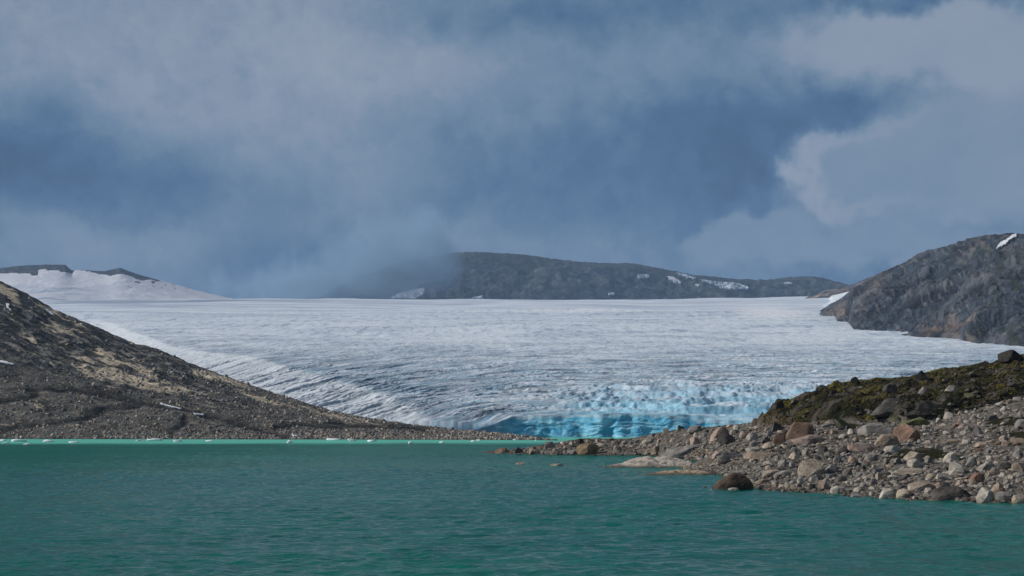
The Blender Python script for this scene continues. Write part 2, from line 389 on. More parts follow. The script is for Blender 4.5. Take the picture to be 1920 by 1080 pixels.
    c = mixc(c, (.06, .10, .15), thin * arcs * .62 * (1 - .3 * wht) * (1 - .55 * serac))
    blue = sst(.0, .6, fbm(X / 26, v / 14, 3, 75) + .12) * arcs * .40
    c = mixc(c, (.28, .56, .72), blue * (1 - .8 * wht))
    bz = serac * np.clip(.10 + .75 * sst(.38, .22, saw) + .65 * fbm(X / 60, wv / 8, 4, 78) + .35 * sst(900, 820, Y), .05, .95)
    c = mixc(c, (.27, .59, .76), bz * lerp(.45, .85, sst(930, 830, Y)))
    snow = np.exp(-(((PX - 1440) / 75.) ** 2 + ((PYg - 588 + .06 * (1440 - PX)) / 11.) ** 2) ** 2)
    c = mixc(c, (.88, .88, .90), np.clip(snow, 0, 1) * .9)
    top_dirt = np.exp(-((PYg - 564.5 - .003 * PX) / 2.6) ** 2) * sst(60, 140, PX) * (1 - sst(420, 800, PX))
    c = mixc(c, (.24, .29, .38), top_dirt * .9)
    for q0, q1, wd, xa, xb, aa in ((572.5, .0035, 1.0, 180, 900, .6), (576.5, .003, .8, 250, 1000, .6), (569, .002, .9, 500, 1500, .5), (579, .004, 1.2, 700, 1450, .45)):
        bnd = np.exp(-((PYg - q0 - q1 * (PX - xa) - .8 * fbm(PX / 120, PX * 0, 3, int(q0))) / wd) ** 2) * sst(xa - 100, xa + 80, PX) * (1 - sst(xb - 150, xb + 150, PX)); c = mixc(c, (.36, .41, .50), bnd * aa)
    amt = np.clip((.50 + .6 * bl + .6 * dirty) * (1 - .25 * wht) * (1 - .8 * snow) * (1 - sst(2300, 3400, Y)) * (1 - .5 * serac), 0, 1)
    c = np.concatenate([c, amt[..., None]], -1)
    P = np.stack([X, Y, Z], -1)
    # ---- the ice cliff: a broken wall standing in the lake
    lip = curve([(-300, 2), (700, 2.0), (830, 2.2), (885, 3.5), (925, 7.5), (960, 11.6), (1100, 12.6), (1190, 14.0), (1270, 12), (1350, 8), (2200, 6)])(px)
    nz = 110; k = np.linspace(0, 1, nz)[:, None]
    Yc = 798 - 70 * np.clip((1000 - px) / 150, 0, 1) ** 2 + 5 * fbm(px / 90, px * 0, 3, 81) * sst(900, 960, px)
    Xc = (px - 960) / F * Yc
    zt = lip + .7 * fbm(px / 45, px * 0, 3, 82) * sst(880, 930, px)
    zz = -2 + (zt + 2) * k
    Yw = Yc + (1 - k) * 0 + 8.0 * k ** 1.5
    Xw = np.repeat(Xc[None, :], nz, 0)
    wp = 7 * fbm(Xw / 22, zz / 9, 3, 89); a1, a2 = Xw + 2.6 * zz + wp, 1.6 * zz - .30 * Xw + .6 * wp
    but = 1.5 * (ridged(a1 / 34, a2 / 12, 4, 83, .55) - .6) + 1.3 * fbm(a1 / 13, a2 / 6, 4, 84)
    Yw = Yw - but * np.sin(np.pi * np.clip(k * .92 + .08, 0, 1)) - 9 * (1 - k) ** 1.8 * sst(-.3, .4, fbm(Xw / 30, zz * 0, 2, 85))
    Pw = np.stack([Xw * Yw / Yc, Yw, zz], -1)
    cw = np.empty(Yw.shape + (3,)); cw[:] = (.17, .53, .74)
    pw = fbm(a1 / 17, a2 / 6, 4, 86)
    cw = mixc(cw, (.36, .72, .88), sst(.05, .5, pw)); cw = mixc(cw, (.085, .42, .64), sst(.1, .6, -pw))
    cw = mixc(cw, (.62, .72, .78), sst(.82, 1.0, k + .10 * fbm(Xw / 6, zz / 4, 2, 87)) * .8 * (.25 + .75 * sst(900, 960, px)))
    grey = (1 - sst(900, 975, PX[:1])) * np.ones_like(Yw)
    cw = mixc(cw, (.19, .27, .33), np.clip(grey * (.7 + .6 * pw), 0, .9))
    cw = mixc(cw, (.06, .12, .17), sst(.45, .75, ridged(Xw / 5, zz / 7, 2, 88)) * .25)
    cw = np.concatenate([cw, np.full(cw.shape[:2] + (1,), .1)], -1)
    P = np.concatenate([Pw, P], 0); c = np.concatenate([cw, c], 0)
    # pull the first rows of the surface back onto the lip
    for i in range(nz, nz + 40):
        w = 1 - (i - nz) / 40.; w = w ** 1.5
        P[i, :, 2] = lerp(P[i, :, 2], lerp(P[nz - 1, :, 2], lip, 1 - w ** 4) + GS * (P[i, :, 1] - P[nz - 1, :, 1]), w)
        P[i, :, 1] = np.maximum(P[i, :, 1], P[nz - 1, :, 1] + .3 * (i - nz + 1)); P[i, :, 0] = (px - 960) / F * P[i, :, 1]
    # far rows: over the crest and down behind
    Yb = P[-1, :, 1]; back = []
    for q, (dy, dz) in enumerate(((150, -8), (400, -60), (900, -400), (1200, -800))):
        b = P[-1].copy(); b[:, 1] += dy; b[:, 0] *= b[:, 1] / Yb; b[:, 2] += dz; back.append(b)
    P = np.concatenate([P, np.array(back)], 0); c = np.concatenate([c, np.repeat(c[-1:], 4, 0)], 0)
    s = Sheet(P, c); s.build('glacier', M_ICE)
    return s
SH_G = build_glacier()

# ------------------------------------------------------------------ generic mountain sheet
def mountain(name, foot, ridge, Yf, Yr, px, nr, amp, nsc, colf, prof=1.0, back=900, mat=None, seed=0, ridgeamp=.35, jag=1.1):
    pxs = np.asarray(px, float); s = np.linspace(0, 1, nr)[:, None]
    pf, pr = curve(foot)(pxs)[None], curve(ridge)(pxs)[None]
    yf = (np.asarray(Yf(pxs)) * np.ones_like(pxs))[None]; yr = (np.asarray(Yr(pxs)) * np.ones_like(pxs))[None]
    pr = pr + jag * fbm(pxs / 16, pxs * 0 + seed, 5, seed + 3, .65)[None] * np.clip((pf - pr) / 20, 0, 1)
    ker = np.exp(-np.linspace(-2, 2, 61) ** 2); ker /= ker.sum(); prs = np.convolve(np.pad(pr[0], 30, mode='edge'), ker, 'valid')[None]
    Y = lerp(yf, yr, s); py = lerp(pf, prs, s ** prof) + (pr - prs) * sst(.72, 1, s)
    P = wpt(pxs[None], py, Y)
    X = P[..., 0]; n = fbm(X / nsc, Y / nsc, 6, seed, .55); rg = ridged(X / (nsc * .5) + .5 * n, Y / (nsc * .9), 4, seed + 9, .55) - .6
    env = np.clip((H - (pr - HY) / F * yr) - (H - (pf - HY) / F * yf), 0, None) / 100.
    env = np.minimum(env, 1.5)
    fade = 1 - (1 - ridgeamp) * sst(.75, 1, s)
    P[..., 2] += (amp * n + amp * 1.1 * rg) * env * fade * sst(0, .12, s) - 30 * (1 - sst(0, .04, s))
    nb = 14; tb = np.linspace(0, 1, nb + 1)[1:, None]
    Bk = np.empty((nb,) + P.shape[1:]); Bk[..., 1] = P[-1:, :, 1] + back * tb; Bk[..., 0] = P[-1:, :, 0] * Bk[..., 1] / P[-1:, :, 1]
    Bk[..., 2] = P[-1:, :, 2] - (P[-1:, :, 2] + 30) * tb ** 1.6
    c = colf(P, pxs[None] + 0 * Y, py + 0 * Y, s + 0 * Y, n, rg)
    P = np.concatenate([P, Bk], 0); c = np.concatenate([c, np.repeat(c[-1:], nb, 0)], 0)
    sh = Sheet(P, c); sh.build(name, mat or M_MOUNT); return sh

# far dark mountain behind the ice
def col_far(P, px, py, s, n, rg):
    c = np.empty(P.shape); c[:] = (.034, .043, .055); c = mixc(c, (.062, .070, .076), sst(.0, .5, n)); c = mixc(c, (.016, .021, .030), sst(.05, .35, -rg))  # cloud shade over the far mountain is put into these dark tones
    vs = fbm(px / 7, py / 26, 4, 103); c = mixc(c, (.014, .019, .028), sst(-.1, .45, vs) * sst(.75, .3, s) * .8); c = mixc(c, (.10, .105, .11), sst(.2, .55, fbm((px + 3 * py) / 16, py / 6, 4, 104)) * .6)
    return mixc(c, (.050, .058, .050), sst(.75, .95, s) * .5)
SH_FAR = mountain('far_mountain', [(300, 585), (2200, 585)],
    [(300, 600), (520, 585), (600, 555), (680, 515), (740, 496), (800, 482), (850, 474), (910, 473), (980, 476), (1050, 486), (1110, 492), (1190, 495), (1250, 505), (1300, 515), (1380, 522), (1440, 525), (1500, 519), (1540, 521), (1585, 532), (1640, 545), (1800, 560), (2000, 585), (2200, 600)],
    lambda x: 6300, lambda x: 7100, np.linspace(300, 2100, 620), 150, 26, 420, col_far, prof=.8, back=1500, seed=101, ridgeamp=.12)

# snow mountain at the left
def col_snow(P, px, py, s, n, rg):
    c = np.empty(P.shape); c[:] = (.60, .62, .68)
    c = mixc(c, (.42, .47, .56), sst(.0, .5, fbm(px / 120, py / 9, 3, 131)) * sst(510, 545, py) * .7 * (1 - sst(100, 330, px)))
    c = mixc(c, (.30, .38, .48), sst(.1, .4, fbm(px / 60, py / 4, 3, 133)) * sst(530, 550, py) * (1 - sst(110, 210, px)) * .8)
    pr = curve([(-250, 520), (0, 505), (15, 502), (35, 498), (80, 496), (120, 495), (135, 508), (142, 506), (165, 506), (195, 508), (225, 502), (255, 514), (275, 521), (285, 526), (600, 575)])(px)
    low = curve([(-250, 530), (0, 512), (30, 509), (60, 513), (71, 515), (72, 504), (100, 506), (118, 510), (136, 511), (142, 504), (180, 512), (207, 516), (220, 513), (245, 518), (262, 526), (270, 528), (283, 526), (300, 527), (310, 520)])(px)
    rock = (py < low + 2.2 * fbm(px / 20, py / 4, 4, 132, .55)) & (px < 300)
    spots = (fbm(px / 14, py / 5, 3, 134) > .42) & (px > 240) & (px < 330) & (py > 515) & (py < 541)
    rk = mixc(np.full(P.shape, (.034, .041, .052)), (.085, .088, .095), sst(.0, .5, fbm(px / 9, py / 3, 4, 135)))
    return mixc(c, rk, (rock | spots).astype(float))
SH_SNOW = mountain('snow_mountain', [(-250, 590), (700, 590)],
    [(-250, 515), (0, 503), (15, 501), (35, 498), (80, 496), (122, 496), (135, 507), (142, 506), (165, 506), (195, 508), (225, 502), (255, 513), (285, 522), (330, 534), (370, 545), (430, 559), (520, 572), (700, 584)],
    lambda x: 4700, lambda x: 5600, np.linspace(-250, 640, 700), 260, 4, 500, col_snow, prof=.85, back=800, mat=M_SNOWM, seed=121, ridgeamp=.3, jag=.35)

# dark mountain at the right: its lower edge disappears under the ice
foot_r = curve([(1500, 575), (1530, 592), (1560, 598), (1590, 601), (1600, 613), (1640, 618), (1700, 625), (1760, 630), (1800, 634), (1830, 640), (1880, 645), (1920, 650), (2150, 672)])
ridge_r = [(1530, 588), (1545, 577), (1565, 566), (1585, 553), (1600, 541), (1640, 517), (1680, 498), (1700, 490), (1720, 479), (1760, 465), (1800, 450), (1840, 442), (1880, 438), (1910, 438), (1940, 442), (2150, 470)]
def col_right(P, px, py, s, n, rg):
    c = np.empty(P.shape); c[:] = (.043, .053, .069)  # dark base tone stands in for cloud shade on the rock
    c = mixc(c, (.078, .084, .096), sst(.0, .45, n)); c = mixc(c, (.020, .023, .030), sst(.02, .3, -rg))
    ck = ridged((px + .8 * py) / 17, (py - .55 * px) / 30, 4, 143, .6); c = mixc(c, (.012, .014, .019), sst(.66, .88, ck) * .6)
    c = mixc(c, (.135, .132, .132), sst(.25, .6, fbm((px + py) / 18, (py - .5 * px) / 6, 4, 144)) * .55)
    hs = fbm(px / 26, py / 18, 4, 141)
    c = mixc(c, (.19, .15, .13), np.clip(np.exp(-((px - 1580) / 28.) ** 2 - ((py - 586) / 11.) ** 2) + .9 * np.exp(-((px - 1770) / 38.) ** 2 - ((py - 612) / 15.) ** 2) + .9 * np.exp(-((px - 1818) / 20.) ** 2 - ((py - 618) / 17.) ** 2), 0, 1) * sst(-.35, .25, hs))  # pinkish sunlight on the left lobe painted in, plus two tan patches
    c = mixc(c, (.16, .152, .15), np.exp(-((px - 1845) / 45.) ** 2 - ((py - 468) / 17.) ** 2) * sst(-.2, .3, hs) * .9)
    c = mixc(c, (.15, .14, .13), np.exp(-((px - 1640) / 22.) ** 2 - ((py - 540 + .7 * (px - 1640)) / 16.) ** 2) * .8)
    c = mixc(c, (.030, .038, .026), sst(1780, 1900, px) * sst(.05, .5, fbm(px / 30, py / 20, 4, 142)) * .8)
    return c
pxr = np.linspace(1528, 2150, 560)
SH_R = mountain('rocky_mountain', [(x, foot_r(x) + 5) for x in pxr[::4]], ridge_r, lambda x: glacier_Y(foot_r(x) + 5), lambda x: glacier_Y(foot_r(x) + 5) + 350 + 250 * sst(1530, 1700, x),
    pxr, 330, 12, 150, col_right, prof=.9, back=900, seed=151, ridgeamp=.16)
# low spur beyond it
foot_s = curve([(1480, 571), (1505, 573), (1530, 574), (1548, 565), (1560, 555), (1600, 545), (1612, 537), (1640, 528), (1700, 520)])
def col_tongue(P, px, py, s, n, rg):
    c = np.empty(P.shape); c[:] = (.70, .74, .80); return mixc(c, (.40, .47, .57), sst(.1, .5, fbm(px / 9, py / 4, 4, 171)) * sst(552, 566, py) * .8)
mountain('snow_tongue', [(1480, 581), (1700, 581)], [(x, float(foot_s(x)) - .5) for x in range(1484, 1700, 4)], lambda x: 3500, lambda x: 4250, np.linspace(1486, 1690, 200), 80, 0, 140, col_tongue, prof=.9, back=300, mat=M_SNOWM, seed=171, jag=.1)
o_ = bpy.data.objects['snow_tongue']; del o_['kind']; o_['label'] = 'bright snow tongue climbing between the low spur and the dark right mountain'; o_['category'] = 'snow patch'
def col_spur(P, px, py, s, n, rg):
    c = np.empty(P.shape); c[:] = (.23, .19, .165); c = mixc(c, (.11, .10, .10), sst(-.1, .4, n)); return mixc(c, (.04, .04, .045), sst(.05, .3, -rg))
SH_SP = mountain('rock_spur', [(x, float(foot_s(x)) + 2) for x in range(1486, 1700, 4)], [(1486, 571), (1494, 567), (1520, 554), (1545, 545), (1560, 542), (1590, 536), (1610, 529), (1625, 521), (1645, 515), (1700, 510)],
    lambda x: 4260, lambda x: 4500, np.linspace(1490, 1690, 220), 90, 10, 140, col_spur, prof=.8, back=500, seed=161, ridgeamp=.3)

# ------------------------------------------------------------------ left hillside
ridge_h = curve([(-500, 330), (-200, 440), (0, 527), (30, 540), (60, 556), (100, 579), (150, 600), (200, 622), (250, 642), (300, 655), (330, 668), (360, 683), (400, 697), (430, 708), (470, 722), (500, 732), (560, 751), (620, 769), (680, 782), (760, 794), (830, 802), (880, 807), (950, 814), (1010, 821), (1045, 824.5)])
shore_h = curve([(-500, 821.5), (0, 822), (600, 823), (1000, 824), (1045, 825)])
def poly_dist(px, py, pts, xs=1.0, ys=1.0):
    d = np.full(px.shape, 1e9)
    for (ax, ay), (bx, by) in zip(pts[:-1], pts[1:]):
        vx, vy = (bx - ax) * xs, (by - ay) * ys; wx, wy = (px - ax) * xs, (py - ay) * ys
        t = np.clip((wx * vx + wy * vy) / (vx * vx + vy * vy + 1e-9), 0, 1)
        d = np.minimum(d, np.hypot(wx - t * vx, wy - t * vy))
    return d
shade_bands = [[(55, 731), (143, 733), (227, 742), (300, 760), (347, 768), (400, 781), (480, 801), (540, 817)],
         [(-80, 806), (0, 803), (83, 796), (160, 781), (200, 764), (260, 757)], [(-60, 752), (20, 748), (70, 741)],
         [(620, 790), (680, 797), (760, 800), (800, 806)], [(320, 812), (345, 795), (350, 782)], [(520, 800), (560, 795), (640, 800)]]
tans = [((250, 712), 95, 13, 12, 1.0), ((190, 703), 40, 9, 12, .8), ((120, 620), 32, 7, 28, .8), ((205, 672), 26, 11, 30, .8), ((330, 727), 45, 5, 12, .9), ((400, 706), 55, 5, 14, .8), ((425, 714), 40, 4, 14, .7),
        ((45, 628), 30, 5, 24, .6), ((150, 668), 60, 6, 20, .5), ((250, 690), 60, 8, 22, .5), ((500, 750), 38, 4, 16, .9), ((620, 778), 60, 4, 14, .8), ((690, 790), 50, 3, 14, .7), ((930, 813), 50, 3.5, 6, .9), ((10, 545), 30, 10, 25, .8), ((545, 765), 60, 4, 16, .4), ((100, 585), 40, 6, 28, .5)]
def build_hill():
    px = np.linspace(-500, 1045, 1150); nr = 380; s = np.linspace(0, 1, nr)[:, None]
    pf = shore_h(px)[None] + 1.2; pr = np.minimum(ridge_h(px)[None], pf - .3)
    yf = 6 * F / (pf - HY); yr = lerp(1120., 640., np.clip(px / 1045., -.6, 1))[None]; yr = np.maximum(yr, yf + 25)
    Y = lerp(yf, yr, s); py = lerp(pf, pr, s ** .85); P = wpt(px[None], py, Y); X = P[..., 0]; PX = px[None] + 0 * Y
    hgt = np.clip(P[-1:, :, 2] / 30., 0, 1)
    wob = 3 * fbm(X / 20, Y / 30, 4, 205)
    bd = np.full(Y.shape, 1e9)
    for b in shade_bands: bd = np.minimum(bd, poly_dist(PX + wob, py + wob * .5, b, 1, 1.6))
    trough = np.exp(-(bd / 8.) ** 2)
    S = s + 0 * Y; W2 = S + .018 * fbm(PX / 70, S * 4, 4, 220)
    craggy = sst(.30, .6, S) * sst(790, 690, py)
    n = fbm(X / 45, Y / 60, 6, 201, .55); led = ridged(PX / 70, W2 * 15, 4, 202, .6) - .6; led2 = fbm(PX / 50, W2 * 26, 5, 221, .6)
    fade = 1 - .75 * sst(.85, 1, S)
    P[..., 2] += sst(.01, .16, S) * hgt * fade * (1.6 * n + craggy * (1.7 * led + .9 * led2 + .7 * fbm(X / 14, Y / 30, 5, 222))) - 1.6 * trough * hgt * sst(.03, .15, S) + .5 * fbm(X / 9, Y / 9, 4, 203) * sst(.02, .1, S)
    c = np.empty(Y.shape + (3,)); c[:] = (.112, .106, .098)
    c = mixc(c, (.075, .068, .058), sst(-.1, .6, fbm(PX / 70, W2 * 12, 5, 206)) * .8)
    rockm = sst(.30, .55, S + .06 * n) * sst(610, 400, PX + (py - 680) * 1.0)
    c = mixc(c, (.040, .043, .050), rockm * .95); c = mixc(c, (.016, .018, .022), rockm * sst(-.05, .4, led2))
    c = mixc(c, (.20, .195, .185), rockm * sst(.12, .5, fbm(PX / 34, W2 * 46, 5, 208, .6)) * .75)
    t = np.zeros_like(Y)
    for (cx, cy), sx, sy, ang, a in tans:
        ca, sa = math.cos(R(ang)), math.sin(R(ang)); dx, dy = PX - cx, py - cy
        t = np.maximum(t, a * np.exp(-(((dx * ca + dy * sa) / sx) ** 2 + ((dy * ca - dx * sa) / sy) ** 2)))
    brk = fbm(PX / 60, W2 * 30, 6, 209, .6)
    t = sst(.27, .48, t + .40 * brk)
    c = mixc(c, (.44, .37, .275), t * .9); c = mixc(c, (.55, .50, .43), t * sst(.1, .5, fbm(PX / 12, W2 * 60, 3, 210)) * .6)
    rs = sst(.30, .6, fbm(PX / 32, W2 * 40, 5, 211, .6)) * sst(610, 720, py + PX * .15)
    c = mixc(c, (.30, .26, .205), rs * .45)
    dk = sst(.25, .55, fbm(PX / 55, W2 * 18, 5, 212, .6)); c = mixc(c, (.030, .029, .028), dk * .7 * (1 - t))
    c = mixc(c, (.018, .017, .018), np.clip(trough * 1.15 * (.8 + .5 * fbm(X / 7, Y / 9, 3, 213)), 0, .97))  # shade of the moraine slopes painted near-black along the troughs
    # the far side of the ridge goes down under the ice
    nb = 16; tb = np.linspace(0, 1, nb + 1)[1:, None]; Bk = np.empty((nb,) + P.shape[1:])
    Bk[..., 1] = P[-1:, :, 1] + 170 * tb; Bk[..., 0] = P[-1:, :, 0] * Bk[..., 1] / P[-1:, :, 1]; Bk[..., 2] = P[-1:, :, 2] - (P[-1:, :, 2] + 5) * tb ** 1.3
    P = np.concatenate([P, Bk], 0); c = np.concatenate([c, np.repeat(c[-1:], nb, 0)], 0)
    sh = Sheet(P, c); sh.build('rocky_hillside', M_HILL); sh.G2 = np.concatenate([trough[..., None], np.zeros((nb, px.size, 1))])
    return sh, bd
SH_H, _ = build_hill()

# ------------------------------------------------------------------ right shore and its mossy knoll
water_s = curve([(900, 849), (925, 850), (1000, 852.5), (1100, 853.5), (1235, 855), (1250, 860), (1300, 864), (1326, 867), (1338, 884), (1352, 893), (1370, 901), (1400, 913), (1440, 921), (1520, 925), (1600, 931), (1660, 936), (1750, 940), (1920, 946), (2100, 955), (2400, 970), (3600, 1010)])
ridge_s = curve([(900, 848.5), (925, 848), (960, 844), (1000, 839), (1060, 828), (1100, 823), (1180, 823), (1230, 813), (1300, 803), (1380, 797), (1420, 792), (1436, 776), (1450, 763), (1500, 745), (1560, 724), (1600, 715), (1680, 711), (1720, 702), (1800, 689), (1860, 681), (1900, 668), (1920, 664), (2050, 640), (2400, 600), (3600, 540)])
base_s = curve([(900, 848.7), (1060, 831), (1180, 826), (1300, 808), (1400, 801), (1425, 800), (1440, 800), (1500, 797), (1560, 793), (1640, 792), (1700, 789), (1760, 788), (1800, 774), (1860, 758), (1920, 742), (2100, 715), (2400, 690), (3600, 650)])
Yb_s = curve([(900, 326), (1060, 325), (1180, 322), (1300, 285), (1400, 245), (1450, 222), (1560, 208), (1700, 198), (1920, 195), (2400, 190)])
Yr_s = curve([(900, 330), (1060, 335), (1180, 336), (1300, 312), (1400, 290), (1436, 262), (1500, 252), (1700, 262), (1920, 285), (2400, 320)])
moss_patches = [((1735, 853), 75, 9), ((1690, 858), 30, 6), ((1890, 791), 45, 9), ((1915, 817), 28, 7), ((1590, 800), 30, 5)]
def build_shore():
    px = np.concatenate([np.linspace(900, 1320, 420, endpoint=False), np.linspace(1320, 2000, 900, endpoint=False), np.linspace(2000, 2400, 140, endpoint=False), np.linspace(2400, 3600, 160)])
    n1, n2 = 260, 220
    s1 = np.linspace(0, 1, n1, endpoint=False)[:, None]; s2 = np.linspace(0, 1, n2)[:, None]
    pw, pb, pr = water_s(px)[None] + .6, base_s(px)[None], ridge_s(px)[None]
    yw, yb, yr = 6 * F / (pw - HY), Yb_s(px)[None], Yr_s(px)[None]; yb = np.maximum(yb, yw + 4); yr = np.maximum(yr, yb + 3)
    Y = np.concatenate([lerp(yw, yb, s1), lerp(yb, yr, s2 ** 2.3)], 0)
    py = np.concatenate([lerp(pw, pb, s1 ** .62), lerp(pb, pr, s2 ** .62)], 0)
    kn = np.concatenate([0 * s1, s2], 0) * sst(1405, 1450, px)[None]
    P = wpt(px[None], py, Y); X = P[..., 0]; PX = px[None] + 0 * Y
    s_all = np.concatenate([s1 * .5, .5 + .5 * s2], 0)
    fd = sst(0, .04, s_all)
    km = sst(0, .08, kn) * (1 - .6 * sst(.85, 1, kn))
    n = fbm(X / 8, Y / 8, 5, 301, .55)
    P[..., 2] += fd * (.28 * n * (1 - .6 * sst(.9, 1, s_all)) + .12 * fbm(X / 1.6, Y / 1.6, 3, 302)) + km * (1.1 * fbm(X / 7, Y / 6, 4, 303) + .9 * (ridged(X / 6, Y / 6, 3, 304) - .6)) + sst(0, .1, kn) * .12 * fbm(X / .7, Y / .7, 2, 305)
    # colour
    c = np.empty(Y.shape + (3,)); c[:] = (.125, .114, .10)
    c = mixc(c, (.065, .058, .05), sst(-.2, .5, n) * .7); c = mixc(c, (.19, .165, .135), sst(.1, .5, fbm(X / 5, Y / 5, 3, 306)) * .6)
    c = mixc(c, (.07, .058, .045), sst(.55, .05, P[..., 2]) * .8)
    mm = np.zeros_like(Y)
    for (cx, cy), sx, sy in moss_patches: mm = np.maximum(mm, np.exp(-((PX - cx) / sx) ** 2 - ((py - cy) / sy) ** 2))
    mm = sst(.35, .5, mm + .22 * fbm(X / 3, Y / 3, 3, 307))
    c = mixc(c, (.020, .020, .008), mm)
    # knoll: heath and moss over dark bedrock
    k = sst(.0, .05, kn + .03 * n); kc = np.empty_like(c); kc[:] = (.024, .020, .012)
    ol = fbm(X / 4.5, Y / 4.5, 5, 308, .6)
    kc = mixc(kc, (.012, .014, .007), sst(-.1, .5, fbm(X / 7, Y / 7, 4, 309)))
    kc = mixc(kc, (.110, .094, .026), sst(.12, .5, ol + .5 * sst(.35, .9, kn) - .30) * .85)
    kc = mixc(kc, (.045, .046, .016), sst(.05, .5, fbm(X / 3, Y / 3, 4, 310) - .1) * .6)
    kc = mixc(kc, (.075, .066, .058), sst(.15, .4, fbm(X / 6, Y / 3, 5, 311)) * .8)
    kc = mixc(kc, (.11, .085, .065), sst(1520, 1440, PX) * sst(.62, .2, kn) * .8)
    c = c * (1 - k[..., None]) + kc * k[..., None]
    nb = 20; tb = np.linspace(0, 1, nb + 1)[1:, None]; Bk = np.empty((nb,) + P.shape[1:])
    Bk[..., 1] = P[-1:, :, 1] + 60 * tb; Bk[..., 0] = P[-1:, :, 0] * Bk[..., 1] / P[-1:, :, 1]; Bk[..., 2] = P[-1:, :, 2] - (P[-1:, :, 2] + 3) * tb ** 1.4
    P = np.concatenate([P, Bk], 0); c = np.concatenate([c, np.repeat(c[-1:], nb, 0)], 0)
    sh = Sheet(P, c); sh.build('rocky_shore', M_SHORE); sh.mm = mm; sh.kn = kn
    sh.G2 = np.stack([np.concatenate([mm, np.zeros((nb, px.size))]), np.concatenate([kn, np.ones((nb, px.size))])], -1)
    return sh
SH_S = build_shore()

# ------------------------------------------------------------------ rocks
def ico(sub):
    import bmesh
    bm = bmesh.new(); bmesh.ops.create_icosphere(bm, subdivisions=sub, radius=1.0)
    V = np.array([v.co[:] for v in bm.verts]); Fc = np.array([[v.index for v in f_.verts] for f_ in bm.faces]); bm.free(); return V, Fc
ICO = {k: ico(k) for k in (1, 2, 3, 4)}
def noise3(p, sc, seed):
    return (perlin(p[:, 0] * sc + 3.1, p[:, 1] * sc + p[:, 2] * .7 * sc, seed) + perlin(p[:, 1] * sc - 2.7, p[:, 2] * sc + p[:, 0] * .6 * sc, seed + 1) + perlin(p[:, 2] * sc + 8.2, p[:, 0] * sc - p[:, 1] * .5 * sc, seed + 2)) / 2
def rock_shape(style, seed, sub=3):
    r = np.random.default_rng(seed); V, Fc = ICO[sub]; p = V.copy()
    pw = {'dome': .8, 'round': .85, 'angular': .5, 'slab': .5, 'block': .42, 'peak': .8}[style]
    p = np.sign(p) * np.abs(p) ** pw
    p = p * (1 + .14 * noise3(V, 1.1, seed)[:, None])
    if style == 'peak':
        k = np.clip((p[:, 2] + .6) / 1.6, 0, 1); p[:, 0] *= 1 - .62 * k; p[:, 1] *= 1 - .55 * k; p[:, 0] += .25 * k * r.choice([-1, 1])
    K = {'dome': 4, 'round': 9, 'angular': 16, 'slab': 14, 'block': 11, 'peak': 12}[style]
    for i in range(K):
        n = r.normal(size=3); n[2] = abs(n[2]) * .8 if style != 'slab' else abs(n[2]) * 1.2; n /= np.linalg.norm(n)
        ext = np.max(p @ n); d = ext * (r.uniform(.52, .86) if style not in ('round', 'dome') else r.uniform(.66, .93) if style == 'round' else r.uniform(.82, .95))
        p = p - np.clip(p @ n - d, 0, None)[:, None] * n * .96
    if style == 'slab':
        th = r.uniform(-.12, .12); p[:, 2] += th * p[:, 0]
    p = p * (1 + .035 * noise3(p, 3.2, seed + 7)[:, None] + (.02 * noise3(p, 8, seed + 17)[:, None] if sub > 2 else 0))
    lo, hi = p.min(0), p.max(0); p = (p - (lo + hi) / 2) / (hi - lo)          # unit box
    p[:, 2] += .5
    return p, Fc
TONES = {'slate': (.066, .060, .055), 'umber': (.085, .062, .048), 'rust': (.215, .138, .105), 'brown': (.17, .115, .085), 'tan': (.33, .275, .22), 'pale': (.38, .345, .30), 'grey': (.225, .21, .195), 'dark': (.085, .078, .072), 'black': (.038, .036, .034),
         'orange': (.30, .235, .18), 'pink': (.32, .245, .205), 'ochre': (.21, .16, .10), 'green': (.12, .125, .055), 'olive': (.10, .095, .040)}
LAND = []      # landmarks for the labels of the smaller stones
def put_rock(kind, px, py, w, h, tone, style, short, label, cat, sheet='auto', depth=.8, seed=None, sink=.22, rz=None, jit=.05, tilt=0.0):
    if sheet == 'water': Y = 6 * F / (py - HY); base = np.array([(px - 960) / F * Y, Y, 0.0])
    else: base = SH_S.at(px, py)
    seed = seed if seed is not None else (int(px) * 31 + int(py) * 7) % 9973
    W_ = w / F * base[1]; Hh = h / F * base[1] / (1 - sink); D = W_ * depth
    p, Fc = rock_shape(style, seed, 4)
    p = p * np.array([W_, D, Hh])
    rz = rz if rz is not None else 0.0
    me = make_mesh(kind, p, Fc, smooth=False)
    o = link(kind, me, M_ROCK, label=label, cat=cat, loc=(base[0], base[1] + D * .38, base[2] - Hh * sink))
    o.rotation_euler = (0, tilt, rz)
    t = np.array(TONES[tone]) * (1 + rng.uniform(-jit, jit)); o.color = (*t, 1)
    LAND.append((short, np.array([base[0], base[1] + D * .38]), W_, px, py, w, h)); return o
